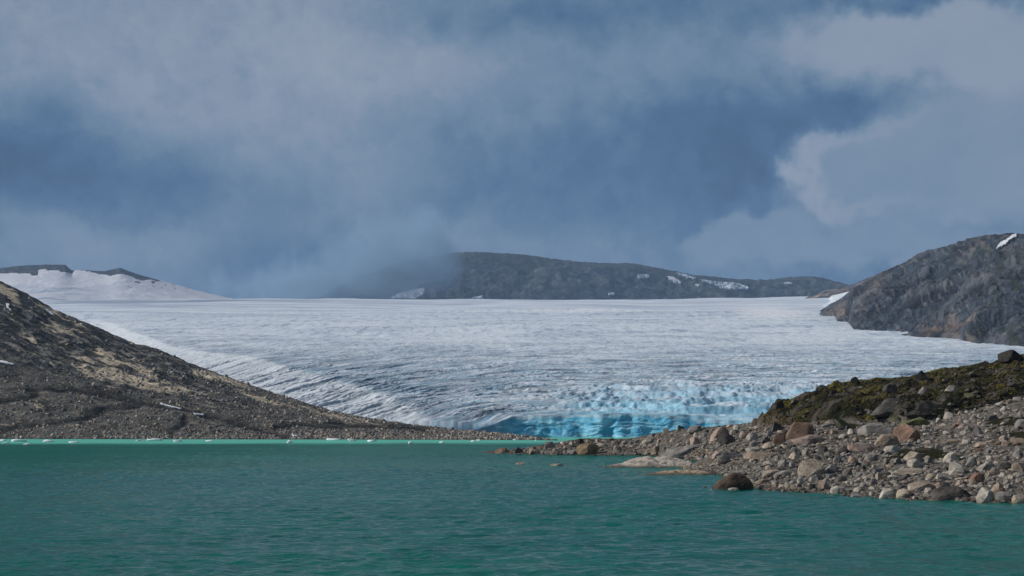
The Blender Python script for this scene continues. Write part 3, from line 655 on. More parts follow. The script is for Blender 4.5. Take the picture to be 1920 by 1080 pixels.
B = [  # photo bearing, base row, width, height, tone, style, short name, label
 (1790, 941.5, 77, 29, 'slate', 'dome', 'dark waterline boulder', 'large dark domed boulder at the water edge of the rubble shore', .75),
 (1853, 941, 40, 27, 'pale', 'angular', 'leaning pale boulder', 'pale boulder leaning to the right just beside the dark domed waterline boulder', .7),
 (1705, 827, 53, 34, 'rust', 'angular', 'rust-red boulder', 'big rust-red angular boulder standing on the rubble below the mossy knoll', .8),
 (1664, 839, 50, 25, 'orange', 'round', 'two-tone boulder', 'rounded orange and grey boulder leaning against the left of the rust-red one', .7),
 (1676, 848, 34, 13, 'pale', 'round', 'low pale boulder', 'low pale boulder in front of the rust-red boulder beside the dark moss patch', .8),
 (1646, 814, 58, 22, 'grey', 'angular', 'broad grey boulder', 'broad pale-grey boulder sloping left, uphill left of the rust-red boulder', .8),
 (1714, 866, 38, 20, 'tan', 'peak', 'tan pyramid boulder', 'tan pyramid-shaped boulder at the lower edge of the dark moss patch', .9),
 (1784, 866, 28, 19, 'pale', 'peak', 'pale pointed boulder', 'pale pointed boulder right of the tan pyramid boulder', .9),
 (1524, 892, 52, 31, 'tan', 'round', 'egg-shaped boulder', 'big egg-shaped grey boulder with an orange left end on the lower rubble', .7),
 (1562, 887, 30, 18, 'grey', 'angular', 'grey angular boulder', 'grey angular boulder touching the right of the egg-shaped boulder', .8),
 (1500, 823, 54, 31, 'brown', 'block', 'brown block', 'big reddish-brown block below the left end of the mossy knoll', .8),
 (1517, 833, 64, 18, 'pink', 'slab', 'pinkish slab', 'long pale pinkish slab lying in front of the brown block', .7),
 (1462, 832, 26, 21, 'brown', 'angular', 'small brown boulder', 'small brown boulder left of the big reddish-brown block', .8),
 (1411, 826, 23, 15, 'pale', 'round', 'white-grey boulder', 'rounded white-grey boulder where the spit meets the mossy knoll', .8),
 (1582, 801, 30, 16, 'green', 'angular', 'mossy block', 'moss-green angular block at the foot of the knoll above the gravel', .8),
 (1684, 790, 20, 17, 'green', 'round', 'grey-green round stone', 'grey-green round boulder at the shaded foot of the knoll', .8),
 (1718, 797, 54, 15, 'green', 'slab', 'mossy slab', 'wide flat mossy slab behind the rust-red boulder', .7),
 (1785, 734, 23, 12, 'pale', 'angular', 'lone pale knoll boulder', 'lone pale boulder on the moss high on the knoll', .8),
 (1732, 737, 18, 12, 'grey', 'angular', 'slanted grey knoll rock', 'grey slanted rock on the knoll left of the lone pale boulder', .8),
 (1731, 712, 28, 18, 'black', 'angular', 'black skyline rock', 'black rounded rock on the knoll skyline, tallest in the middle of the crest', .8),
 (1603, 718, 18, 12, 'black', 'block', 'black cube-like rock', 'small black blocky rock on the left part of the knoll skyline', .8),
 (1543, 731, 25, 10, 'black', 'angular', 'low black crest rock', 'low black rock on the descending left crest of the knoll', .8),
 (1461, 765, 20, 18, 'black', 'angular', 'black nose rock', 'black rock at the very left nose of the mossy knoll', .8),
 (1902, 675, 44, 20, 'black', 'angular', 'top black rock', 'big black rock at the highest right end of the knoll skyline', .8),
 (1671, 735, 28, 16, 'dark', 'round', 'dark grey knoll rock', 'dark grey rock sunk in moss on the upper knoll left of the slanted grey rock', .8),
 (1672, 774, 76, 28, 'dark', 'angular', 'left dark bedrock hump', 'wide dark bedrock hump in the shaded knoll face, the left one of two', .5),
 (1730, 779, 66, 28, 'black', 'angular', 'right dark bedrock hump', 'wide black bedrock hump in the shaded knoll face, the right one of two', .5),
 (1820, 749, 24, 13, 'olive', 'angular', 'olive knoll rock', 'olive lichen-covered rock on the right slope of the knoll', .8),
 (1708, 890, 78, 12, 'tan', 'slab', 'long tan slab', 'long flat tan slab in the middle of the rubble below the tan pyramid', .5),
 (1701, 899, 18, 11, 'dark', 'round', 'small dark stone', 'small dark stone just below the long flat tan slab', .8),
 (1769, 900, 25, 14, 'pale', 'angular', 'pale angular boulder', 'pale angular boulder right of the small dark stone', .8),
 (1835, 904, 34, 18, 'rust', 'angular', 'low rust boulder', 'rusty brown boulder on the lower right rubble', .8),
 (1729, 920, 49, 18, 'tan', 'slab', 'tilted tan slab', 'tan tilted slab above the waterline left of the dark domed boulder', .7),
 (1772, 919, 30, 16, 'pink', 'angular', 'pinkish-tan boulder', 'pinkish-tan boulder directly behind the dark domed waterline boulder', .8),
 (1667, 934, 37, 19, 'pale', 'block', 'pale blocky boulder', 'pale blocky boulder at the waterline with a dark right side', .8),
 (1610, 933, 28, 9, 'grey', 'slab', 'low grey waterline slab', 'low grey slab at the waterline left of the pale blocky boulder', .8),
 (1697, 935, 28, 18, 'tan', 'round', 'tan waterline boulder', 'tan boulder at the waterline right of the pale blocky one', .8),
 (1856, 881, 34, 14, 'pale', 'block', 'flat pale boulder', 'flat-topped pale boulder on the right rubble above the low rust boulder', .7),
 (1886, 882, 28, 16, 'dark', 'round', 'dark right boulder', 'dark rounded boulder right of the flat-topped pale one', .8),
 (1912, 885, 24, 18, 'orange', 'angular', 'orange edge boulder', 'orange-streaked grey boulder near the right edge beside the dark rounded one', .8),
 (1865, 893, 27, 10, 'orange', 'slab', 'orange slab', 'small orange slab just below the flat-topped pale boulder', .7),
 (1874, 920, 25, 15, 'orange', 'angular', 'pale orange boulder', 'pale orange angular boulder above the leaning pale boulder', .8),
 (1886, 940, 33, 18, 'grey', 'round', 'grey-tan boulder', 'grey-tan boulder at the waterline right of the leaning pale boulder', .8),
 (1913, 944, 26, 17, 'tan', 'round', 'tan corner boulder', 'rounded tan boulder at the waterline, furthest right of the shore', .8),
 (1477, 893, 48, 12, 'grey', 'slab', 'slanted grey slab', 'thin slanted grey slab lying left of the egg-shaped boulder', .5),
 (1447, 894, 35, 13, 'tan', 'slab', 'short tan slab', 'short tan slab left of the slanted grey slab', .6),
 (1437, 907, 48, 9, 'orange', 'slab', 'low orange slab', 'low orange-tan slab near the water right of the big brown boulder', .5),
 (1427, 860, 62, 14, 'orange', 'slab', 'wide orange slab', 'wide flat orange-pale slab at the left of the rubble', .5),
 (1446, 841, 31, 11, 'tan', 'round', 'low tan boulder', 'low rounded tan boulder above the wide orange slab', .7),
 (1460, 808, 29, 17, 'dark', 'angular', 'dark boulder with orange tip', 'dark boulder under the left end of the mossy knoll', .8),
 (1620, 846, 57, 15, 'pink', 'slab', 'broken pink slab', 'broken pinkish slab left of the two-tone boulder', .6),
 (1527, 903, 21, 12, 'pale', 'block', 'small pale block', 'small pale block directly below the egg-shaped boulder', .8),
 (1580, 903, 23, 13, 'grey', 'angular', 'small grey boulder', 'small grey boulder below right of the grey angular boulder', .8),
 (1378, 919.5, 78, 33, 'umber', 'round', 'big brown boulder', 'big dark brown boulder standing in the lake off the shore', .7),
 (1376, 920.5, 21, 6, 'pale', 'round', 'pale foot stone', 'small pale stone in the water touching the foot of the big brown boulder', .8),
 (1322, 915, 8, 4, 'dark', 'round', 'lone wet stone', 'tiny dark stone alone in the water left of the big brown boulder', .8),
 (942, 849.5, 30, 11, 'brown', 'peak', 'spit-tip boulder', 'grey-brown boulder at the very tip of the long spit', .8),
 (971, 850.5, 21, 12, 'dark', 'block', 'dark spit-tip block', 'dark block second from the tip of the long spit', .8),
 (1000, 845, 14, 8, 'rust', 'peak', 'small rusty spit stone', 'small rusty pointed stone near the tip of the long spit', .8),
 (1031, 840, 22, 12, 'grey', 'block', 'grey spit cube', 'grey blocky boulder on the crest of the spit near the aqua ice', .8),
 (1073, 834, 13, 7, 'tan', 'angular', 'tan spit stone', 'small tan stone on the spit crest right of the pale aqua ice', .8),
 (1088, 834, 16, 12, 'black', 'angular', 'black spit rock', 'black rock on the spit crest in front of the ice cliff', .8),
 (1102, 852.5, 42, 22, 'ochre', 'round', 'ochre boulder', 'big ochre-brown boulder at the waterline of the long spit', .7),
 (1136, 853.5, 34, 12, 'ochre', 'angular', 'low ochre boulder', 'lower ochre boulder just right of the big ochre one', .7),
 (1222, 822, 15, 10, 'grey', 'angular', 'grey crest stone', 'grey stone on the spit crest below the blue ice', .8),
 (1250, 812, 13, 10, 'tan', 'block', 'tan crest stone', 'tan stone on the rising spit crest against the blue ice', .8),
 (1277, 806, 12, 9, 'black', 'peak', 'black crest stone', 'small black pointed stone on the rising spit crest', .8),
 (1304, 812, 27, 15, 'grey', 'round', 'grey crest boulder', 'rounded grey boulder on the upper spit crest', .8),
 (1351, 823, 38, 23, 'pink', 'angular', 'pink boulder', 'large pinkish boulder on the upper spit', .8),
 (1364, 834, 36, 22, 'dark', 'angular', 'dark leaning boulder', 'dark grey leaning boulder in front of the large pinkish one', .7),
 (1398, 822, 22, 14, 'pink', 'round', 'small pink boulder', 'smaller rounded pink boulder left of the white-grey one', .8),
 (1304, 836, 19, 17, 'pink', 'block', 'upright pink stone', 'upright pinkish stone below the rounded grey crest boulder', .8),
 (1284, 857, 88, 20, 'grey', 'slab', 'long grey ramp', 'long grey bedrock ramp rising right from the inlet', .4),
 (1374, 862, 54, 16, 'grey', 'slab', 'short grey ramp', 'shorter grey bedrock ramp right of the long one', .4),
 (1416, 848, 34, 10, 'pale', 'slab', 'pale slab', 'pale flat slab below the white-grey boulder', .6),
 (1289, 881, 14, 10, 'tan', 'block', 'tan end stone', 'tan stone at the right end of the pale bedrock islet', .8),
 (975, 871.5, 16, 5, 'tan', 'round', 'left awash stone', 'small tan stone awash in the lake, the left one of two', .8),
 (1045, 874, 28, 5, 'tan', 'slab', 'right awash stone', 'flat tan stone awash in the lake, the right one of two', .7),
]
for (px, py, w, h, tone, style, short, label, dep) in B:
    wet = py >= float(water_s(px)) - .8 or (px < 1325 and py > 864)
    kind = 'rock_slab' if style == 'slab' else 'boulder'
    tl = {'long grey ramp': -.20, 'short grey ramp': -.24, 'slanted grey slab': -.16, 'tilted tan slab': -.12, 'leaning pale boulder': -.3, 'short tan slab': -.12, 'broad grey boulder': -.15}.get(short, 0)
    put_rock(kind, px, py, w, h, tone, style, short, label, 'rock slab' if style == 'slab' else 'boulder', 'water' if wet else 'auto', dep, tilt=tl, sink=.3 if wet else .22)

# bedrock islets: ice-smoothed humps with cracks
def islet(px0, px1, py, h, depth, label, short, seed, tone=(.40, .36, .31)):
    Y0 = 6 * F / (py - HY); W_ = (px1 - px0) / F * Y0; nx, ny = 220, 90
    u, v = np.meshgrid(np.linspace(0, 1, nx), np.linspace(0, 1, ny))
    prof = curve([(0, 0), (.10, .18), (.24, .30), (.38, .78), (.50, 1.0), (.56, .80), (.66, .98), (.78, .82), (.9, .5), (1, .0)])(u + .03 * fbm(u * 5, v * 3, 2, seed)) if h > 14 else curve([(0, 0), (.25, .55), (.55, 1), (.85, .8), (1, 0)])(u)
    cross = np.sin(np.pi * np.clip(v, 0, 1)) ** .6
    X = (px0 - 960) / F * Y0 + W_ * u; D = depth * (.35 + .65 * np.sin(np.pi * u)); Y = Y0 + D * v + .4 * fbm(X / 2, v * 3, 3, seed + 1)
    hm = h / F * Y0; st = ridged((X + 1.4 * Y) / 2.2, (Y - .3 * X) / 5, 3, seed + 2) - .6
    Z = -.5 + (hm * prof * 1.05 + .5) * cross + (.16 * fbm(X / 1.2, Y / 1.2, 4, seed + 3) + .22 * st) * cross
    crack = sst(.86, .97, ridged((X + .5 * Y) / 4, Y / 6, 2, seed + 4)); Z -= .35 * crack * cross
    c = np.empty(X.shape + (3,)); c[:] = tone; c = mixc(c, (.20, .18, .16), sst(-.1, .5, fbm(X / 3, Y / 1.5, 4, seed + 5)) * .7); c = mixc(c, (.05, .045, .04), crack * .8)
    c = mixc(c, (.09, .075, .06), sst(.45, .1, Z) * .9)
    me = make_mesh('rock_islet', np.stack([X, Y, Z], -1), grid_faces(ny, nx), c)
    link('rock_islet', me, M_RUB, label=label, cat='islet')
    LAND.append((short, np.array([(px0 + px1) / 2 - 960, F]) / F * Y0, W_, (px0 + px1) / 2, py, px1 - px0, h))
islet(1128, 1322, 877.5, 19, 16, 'larger pale bedrock islet with two cracked humps in the lake off the shore', 'large pale islet', 401)
islet(1205, 1345, 891.8, 8, 8, 'smaller low tan bedrock islet in front of the larger pale one', 'low tan islet', 421, (.33, .265, .19))
# rubble bar joining the islets to the shore
def bar():
    X0 = wpt(np.array(1285.), np.array(886.), 6 * F / 86)[0]
    u, v = np.meshgrid(np.linspace(0, 1, 160), np.linspace(0, 1, 90)); px = 1283 + 80 * u
    Y = lerp(6 * F / (curve([(1283, 883), (1320, 888), (1345, 893), (1363, 898)])(px) - HY), 6 * F / (curve([(1283, 877), (1320, 872), (1345, 872), (1363, 873)])(px) - HY), v)
    X = (px - 960) / F * Y; Z = -.4 + (1.6 * sst(0, .35, u) * (.6 + .4 * u) + .3) * np.sin(np.pi * v) ** .7 + .3 * fbm(X / 2.5, Y / 3, 4, 441) + .12 * fbm(X / .8, Y / .8, 2, 442)
    c = np.empty(X.shape + (3,)); c[:] = (.15, .13, .11); c = mixc(c, (.07, .06, .05), sst(.35, .05, Z) * .9)
    s = Sheet(np.stack([X, Y, Z], -1), c); s.build('gravel_bar', M_SHORE); return s
SH_BAR = bar()

# ---- the larger loose stones of the shore: single objects, sharing a few shapes
PROTO = []
for i in range(22):
    st = ['angular', 'slab', 'block', 'slab', 'angular', 'peak'][i % 6]
    p, Fc = rock_shape(st, 900 + i * 13, 3); PROTO.append((make_mesh('stone', p, Fc, smooth=False), st, p))
def free_spot(px, py, w):
    for (sh, pos, W_, qx, qy, qw, qh) in LAND:
        if abs(px - qx) < (qw + w) * .42 and qy - qh * .9 < py < qy + w * .2: return False
    return True
ADJ = {'angular': 'angular', 'slab': 'flat', 'block': 'blocky', 'round': 'rounded', 'peak': 'pointed'}
tone_names = [('grey', 'grey', .40), ('pale', 'pale', .22), ('tan', 'tan', .16), ('dark', 'dark', .12), ('pink', 'pinkish', .05), ('orange', 'orange', .03), ('rust', 'rusty', .02)]
used_labels = {}
hand = list(LAND); placed = []
tries = 0
while len(placed) < 205 and tries < 6000:
    tries += 1
    px = rng.uniform(955, 1918) if rng.random() < .25 else rng.uniform(1290, 1918)
    lo, hi = float(base_s(px)) + 2, float(water_s(px)) - 1
    if hi - lo < 3: continue
    py = rng.uniform(lo, hi); b = SH_S.at(px, py); g2 = SH_S.at(px, py, SH_S.G2)
    if g2[0] > .4 and rng.random() < .8: continue
    w = float(np.clip(9 * rng.pareto(2.6) + 9.5, 9.5, 26)) * (.45 + .55 * 180. / max(b[1], 150)) * 1.15
    if not free_spot(px, py, w): continue
    if any(abs(px - q[0]) < (w + q[2]) * .45 and abs(py - q[1]) < (w + q[2]) * .25 for q in placed): continue
    placed.append((px, py, w, b))
DIRS = ['right of', 'beyond', 'left of', 'below']
for (px, py, w, b) in sorted(placed, key=lambda q: -q[2]):
    i = int(rng.integers(len(PROTO))); me, st, pv = PROTO[i]
    r_ = rng.random(); acc = 0
    for key, word, pr in tone_names:
        acc += pr
        if r_ <= acc: break
    o = bpy.data.objects.new('stone', me); COL.objects.link(o)
    if not len(me.materials): me.materials.append(M_ROCK)
    W_ = w / F * b[1]; hh = {'slab': .32, 'block': .62, 'angular': .6, 'round': .55, 'peak': .75}[st] * rng.uniform(.85, 1.15)
    o.scale = (W_, W_ * rng.uniform(.6, .95), W_ * hh * 1.25); o.rotation_euler = (rng.uniform(-.15, .15), rng.uniform(-.2, .15), rng.uniform(-.6, .6) + (math.pi if rng.random() < .5 else 0))
    o.location = (b[0], b[1] + .2 * W_, b[2] - .22 * W_ * hh)
    o.color = (*(np.array(TONES[key]) * rng.uniform(.8, 1.15)), 1)
    o['category'] = 'stone'; o['group'] = 'loose stones on the rubble shore'
    # describe it by its nearest named neighbours
    ds = sorted(hand, key=lambda q: math.hypot(px - q[3], (py - (q[4] - q[6] * .4)) * 1.6))
    cands = []
    for qi, q in enumerate(ds[:6]):
        dx, dy = px - q[3], (py - (q[4] - q[6] * .4)) * 1.6
        d_ = 'right of' if dx > abs(dy) else 'left of' if -dx > abs(dy) else 'in front of' if dy > 0 else 'behind'
        gap = math.hypot(dx, dy) - q[5] / 2
        near_ = 'just ' if gap < 14 else 'well ' if gap > 45 else ''
        size = 'small ' if w < 11.5 else 'large ' if w > 18 else ''
        cands.append(f"{size}{word} {ADJ[st]} stone {near_}{d_} the {q[0]}")
    lab = next((c for c in cands if c not in used_labels and len(c.split()) <= 16), cands[0])
    used_labels[lab] = used_labels.get(lab, 0) + 1; o['label'] = lab

# ---- everything smaller: rubble, one mesh of many stones
def scatter_mesh(name, pos, size, flat, cols, mat, label, sub, nproto, seed, squash=1.0):
    r = np.random.default_rng(seed); pr = [rock_shape(['angular', 'slab', 'block', 'round'][k % 4], seed + k * 5, sub) for k in range(nproto)]
    n = len(pos); idx = r.integers(nproto, size=n); Vs, Fs, Cs = [], [], []; off = 0
    for k in range(nproto):
        ii = np.where(idx == k)[0]; p, Fc = pr[k]; m = len(ii)
        if not m: continue
        sc = np.stack([size[ii], size[ii] * r.uniform(.6, 1, m), size[ii] * flat[ii]], -1)
        q = (p[None] - [0, 0, .3]) * sc[:, None, :]
        th = r.uniform(0, 2 * math.pi, m); c_, s_ = np.cos(th)[:, None], np.sin(th)[:, None]
        tx = r.uniform(-.3, .3, m)[:, None]
        q[..., 2] = q[..., 2] + tx * q[..., 0]
        x = q[..., 0] * c_ - q[..., 1] * s_; y = q[..., 0] * s_ + q[..., 1] * c_; q[..., 0], q[..., 1] = x, y
        q = q + pos[ii][:, None, :]
        Vs.append(q.reshape(-1, 3)); Cs.append(np.repeat(cols[ii], p.shape[0], 0))
        Fs.append((Fc[None] + (off + np.arange(m) * p.shape[0])[:, None, None]).reshape(-1, 3)); off += m * p.shape[0]
    me = make_mesh(name, np.concatenate(Vs), np.concatenate(Fs), np.concatenate(Cs), smooth=False)
    return link(name, me, mat, kind='stuff', label=label)
def stone_cols(n, r):
    pal = np.array([TONES['grey'], TONES['pale'], TONES['tan'], TONES['dark'], TONES['pink'], TONES['brown']]); k = r.choice(6, size=n, p=[.44, .15, .13, .20, .03, .05])
    return pal[k] * r.uniform(.7, 1.2, (n, 1))
def rubble():
    pos, size, flat = [], [], []
    def add(px, py, w, sheet=SH_S):
        b = sheet.at(px, py); W_ = w / F * b[1]; pos.append(b); size.append(W_ * rng.choice([.75, 1., 1.25])); flat.append(rng.uniform(.22, .62))
    n = 0
    while n < 24000:
        px = rng.uniform(935, 1960) if rng.random() < .42 else rng.uniform(1290, 1960)
        lo, hi = float(base_s(px) if px > 1415 else ridge_s(px)), float(water_s(px)) + .3
        py = rng.uniform(lo, hi); g2 = SH_S.at(px, py, SH_S.G2)
        n += 1
        if g2[0] > .45 and rng.random() < .94: continue
        grav = math.exp(-((px - 1600) / 60) ** 2 - ((py - 810) / 9) ** 2)
        if rng.random() < grav: continue
        if rng.random() < .55 * sst(.25, -.25, fbm(np.array([px / 34.]), np.array([py / 9.]), 3, 555)[0]): continue
        w = float(np.clip(2.3 * (rng.pareto(1.9) + 1), 2.2, 12)); w *= .55 + .45 * 170. / max(SH_S.at(px, py)[1], 120)
        add(px, py, w)
    for _ in range(6500):                                  # the shore goes on to the right of the picture
        px = rng.uniform(1955, 2330); lo, hi = float(base_s(px)), float(water_s(px)) + .3; py = rng.uniform(lo, hi)
        add(px, py, float(np.clip(2.6 * (rng.pareto(1.9) + 1), 2.5, 14)))
    for _ in range(260):                                   # a few stones up on the knoll
        px = rng.uniform(1440, 1930); lo, hi = float(ridge_s(px)), float(base_s(px)); py = rng.uniform(lo - .5, hi)
        add(px, py, float(np.clip(3.5 * (rng.pareto(2.0) + 1), 3, 14)))
    nk = 260
    for _ in range(420): add(rng.uniform(1290, 1362), rng.uniform(872, 893), rng.uniform(3, 8), SH_BAR)
    pos = np.array(pos); size = np.array(size); flat = np.array(flat); cols = stone_cols(len(pos), rng) * .9
    kk = np.arange(len(pos)); kn_ = (kk >= len(pos) - 420 - nk) & (kk < len(pos) - 420); cols[kn_] *= .45
    wet = sst(.5, .1, pos[:, 2]); cols = cols * (1 - .45 * wet[:, None])
    scatter_mesh('rubble', pos, size, flat, cols, M_RUB, 'small grey and tan rubble covering the right shore', 2, 14, 500)
    # rocks just breaking the surface beside the islets
    q = []; sz = []
    for _ in range(70):
        px = rng.uniform(1138, 1235); q.append(wpt(px, 889.5 + rng.uniform(-1.2, 1.2), 6 * F / 89.5)); sz.append(rng.uniform(2, 5) / F * 178)
    for _ in range(24):
        px = rng.uniform(1050, 1135); q.append(wpt(px, 875.5, 6 * F / 75.3)); sz.append(rng.uniform(2, 5) / F * 212)
    q = np.array(q); q[:, 2] = rng.uniform(-.12, .02, len(q))
    scatter_mesh('stone_shoal', q, np.array(sz), np.full(len(q), .5), stone_cols(len(q), rng) * .7, M_RUB, 'line of small wet stones breaking the water beside the islets', 2, 8, 540)
rubble()
def hill_scree():
    pos, size = [], []
    for _ in range(15000):
        px = rng.uniform(-60, 1030); lo, hi = float(ridge_h(px)), float(shore_h(px)); t = rng.random() ** 1.7; py = hi - (hi - lo) * t
        if py < 690 and rng.random() < .75: continue
        if SH_H.at(px, py, SH_H.G2)[0] > .35 and rng.random() < .88: continue
        b = SH_H.at(px, py); pos.append(b); size.append(float(np.clip(2.0 * (rng.pareto(2.6) + 1), 1.9, 7.5)) / F * b[1])
    pos = np.array(pos); size = np.array(size); n = len(pos)
    cols = stone_cols(n, rng) * 1.25
    scatter_mesh('scree', pos, size, rng.uniform(.5, .9, n), cols, M_SCREE, 'grey scree scattered over the left hillside', 1, 10, 600)
hill_scree()

# ---- moss and heath tufts on the knoll: uncountable
def moss():
    r = np.random.default_rng(71); pos, size, cols = [], [], []
    for _ in range(10500):
        px = r.uniform(1432, 2080); lo, hi = float(ridge_s(px)), float(base_s(px)); py = r.uniform(lo - .5, hi); b = SH_S.at(px, py)
        t = fbm(np.array([b[0] / 4.5]), np.array([b[1] / 4.5]), 4, 308, .6)[0]; kf = (hi - py) / (hi - lo)
        if r.random() > .20 + .8 * t + .35 * kf: continue
        pos.append(b); size.append(r.uniform(.14, .38)); y_ = r.random() < -.05 + 1.1 * t + .45 * kf
        cols.append(np.array((.085, .074, .020) if y_ else (.022, .022, .010)) * r.uniform(.6, 1.3))
    pos = np.array(pos); size = np.array(size)
    scatter_mesh('moss', pos, size, r.uniform(.35, .8, len(pos)), np.array(cols), M_RUB, 'olive and brown moss tufts over the dark knoll', 1, 8, 700)
moss()

# ------------------------------------------------------------------ snow patches, draped on their slopes
def patch(sheet, pts, label, lift, mat=None, n=70, rough=.12):
    p = np.array(pts, float); (x0, y0), (x1, y1) = p.min(0), p.max(0)
    nx = int(np.clip((x1 - x0) * 2.5, 16, 110)); ny = int(np.clip((y1 - y0) * 4, 14, 80))
    gx_, gy_ = np.meshgrid(np.linspace(x0 - 1, x1 + 1, nx), np.linspace(y1 + 1, y0 - 1, ny))
    sd = int(x0 * 7 + y0) % 997
    wx = gx_ + rough * 22 * fbm(gx_ / 8, gy_ / 3, 3, sd); wy = gy_ + rough * 8 * fbm(gx_ / 7, gy_ / 4, 3, sd + 5)
    ins = np.zeros(gx_.shape, bool); j = len(p) - 1
    for i in range(len(p)):
        xi, yi, xj, yj = *p[i], *p[j]
        cnd = ((yi > wy) != (yj > wy)) & (wx < (xj - xi) * (wy - yi) / (yj - yi + 1e-12) + xi); ins ^= cnd; j = i
    P = np.empty(gx_.shape + (3,))
    for a in range(ny):
        for b in range(nx):
            q = sheet.at(gx_[a, b], gy_[a, b]); P[a, b] = q + np.array([-q[0] / q[1] * lift, -lift, lift * .5])
    fc = grid_faces(ny, nx); keep = ins.ravel()[fc].sum(1) >= 3; fc = fc[keep]
    if not len(fc): return
    us, inv = np.unique(fc, return_inverse=True); V = P.reshape(-1, 3)[us]; fc = inv.reshape(-1, 4)
    # give the sheet of snow a thickness: a skirt sunk into the slope
    nV = len(V); low = V + np.array([0, lift * 1.6, -lift * .9])
    e = np.concatenate([fc[:, [0, 1]], fc[:, [1, 2]], fc[:, [2, 3]], fc[:, [3, 0]]]); key = {}
    for a_, b_ in e: key[(a_, b_)] = 1
    sk = [(b_, a_, a_ + nV, b_ + nV) for (a_, b_) in key if (b_, a_) not in key]
    me = make_mesh('snow_patch', np.concatenate([V, low]), np.concatenate([fc, np.array(sk)]))
    link('snow_patch', me, mat or M_SNOW, label=label, cat='snow patch')
for pts, lab in [
    ([(1193, 517), (1215, 516), (1218, 520), (1208, 524), (1197, 523)], 'small snow patch near the middle of the far mountain crest'),
    ([(1248, 519), (1262, 521), (1275, 527), (1277, 533), (1268, 532), (1258, 526)], 'slanting snow patch right of the small middle one on the far mountain'),
    ([(1268, 513), (1290, 517), (1306, 523), (1300, 525), (1280, 519)], 'thin snow streak just under the far mountain crest'),
    ([(1310, 525), (1345, 530), (1385, 532), (1404, 540), (1404, 544), (1370, 543), (1345, 538)], 'largest white snow patch on the far mountain'),
    ([(1470, 531), (1484, 531), (1485, 534), (1472, 534)], 'lone snow patch on the right-hand hump of the far mountain'),
    ([(1140, 551), (1152, 550), (1150, 555), (1143, 555)], 'tiny snow patch low in the middle of the far mountain'),
    ([(1303, 534), (1311, 534), (1311, 538), (1304, 538)], 'tiny snow dot below the thin streak on the far mountain'),
    ([(885, 560), (905, 555), (908, 562)], 'small snow wedge at the foot of the far mountain where it meets the ice'),
    ([(730, 560), (765, 546), (796, 541), (794, 552), (780, 562)], 'dim snow slope at the misty left foot of the far mountain')]: patch(SH_FAR, pts, lab, 9, M_DUSTY)
patch(SH_R, [(1868, 467), (1875, 458), (1890, 449), (1900, 442), (1908, 441), (1905, 446), (1893, 453), (1880, 463)], 'bright diagonal snow patch near the top of the dark right mountain', 4)
for pts, lab in [([(-6, 676), (8, 678), (27, 684), (22, 685), (6, 682), (-6, 681)], 'white snow wedge at the left edge of the hillside'),
    ([(299, 757), (315, 761), (340, 767), (338, 769), (318, 764), (300, 759)], 'long thin snow streak in the dark moraine hollow'),
    ([(356, 774), (370, 777), (382, 778), (380, 780), (366, 779)], 'short snow streak right of the long thin one in the moraine hollow'),
    ([(11, 570), (18, 571), (16, 577), (22, 583), (18, 582), (12, 577)], 'hook-shaped snow scrap high on the left hillside'),
    ([(85, 579), (92, 583), (102, 592), (98, 591), (88, 584)], 'slanting snow scrap near the upper ridge of the left hillside'),
    ([(545, 815), (556, 819), (560, 821), (551, 820)], 'small snow scrap just above the far waterline')]: patch(SH_H, pts, lab, 1.2, rough=.06)

# ------------------------------------------------------------------ ice floes
FL = [(3, 827, 14, 3, 'cut off by the left edge of the lake'), (35, 828, 32, 4.5, 'widest one at the left end of the bright water'), (10, 831.5, 12, 2.5, 'below the widest left floe'), (50, 833.5, 14, 2, 'out in the dark water at the left'),
      (90, 828.5, 20, 4, 'second wide one from the left'), (138, 830, 19, 2.2, 'thin and low, right of the second wide floe'), (262, 827, 18, 2.5, 'left one of a close pair under the moraine'), (290, 826.3, 28, 3.8, 'larger right one of the close pair under the moraine'),
      (333, 828.3, 16, 3.5, 'pointed, right of the close pair'), (392, 827.3, 14, 2.2, 'thin, alone between the pointed floe and the fin-shaped one'), (543, 830.6, 12, 5, 'fin-shaped, on the edge of the dark water'), (626, 825, 28, 3, 'long and white under the small snow scrap'),
      (656, 824.5, 9, 2, 'tiny, behind the pale blue one'), (661, 827.5, 14, 3.5, 'pale blue, right of the long white floe'), (697, 827.8, 18, 2.8, 'low and flat, right of the pale blue floe'), (706, 824, 9, 1.6, 'thin, close under the far shore'),
      (770, 832.6, 9, 4.2, 'small sail-shaped, in the dark water'), (828, 830, 10, 2.6, 'right of the sail-shaped floe'), (868, 824.8, 6, 1.8, 'tiny, left of the last group'), (888, 828, 11, 2.2, 'front one of the last group'), (897, 826.3, 10, 2.2, 'middle one of the last group'),
      (937, 824.8, 11, 1.7, 'thin, below the tan end of the hillside'), (965, 825, 9, 1.7, 'thin, left of the ice cliff'), (985, 824.8, 12, 1.8, 'in front of the left foot of the ice cliff'), (1005, 826.3, 5, 1.6, 'tiny, in the bright strip near the spit'), (1054, 834.5, 11, 5.5, 'pale aqua chunk stranded behind the spit')]
for i, (px, py, w, h, lab) in enumerate(FL):
    Y = 6 * F / (py - HY); st = 'peak' if h / w > .38 else 'slab'; p, Fc = rock_shape(st, 1200 + i * 7, 3)
    W_, Hh = w / F * Y, h / F * Y * 1.1
    z0 = 0.
    if px > 1040:
        b = SH_S.at(px, py); Y = b[1] + 6; z0 = float(H - (py - HY) / F * Y)
        W_, Hh = w / F * Y, h / F * Y * 1.1
    link('ice_floe', make_mesh('ice_floe', p * [W_, max(W_ * .5, 2), Hh * 1.25], Fc), M_FLOE, label='white ice floe, ' + lab if px < 1040 else 'pale aqua ice chunk stranded behind the crest of the spit', cat='ice floe', group='ice floes drifting along the far shore' if px < 1040 else None,
         loc=((px - 960) / F * Y, Y, z0 - Hh * .2))

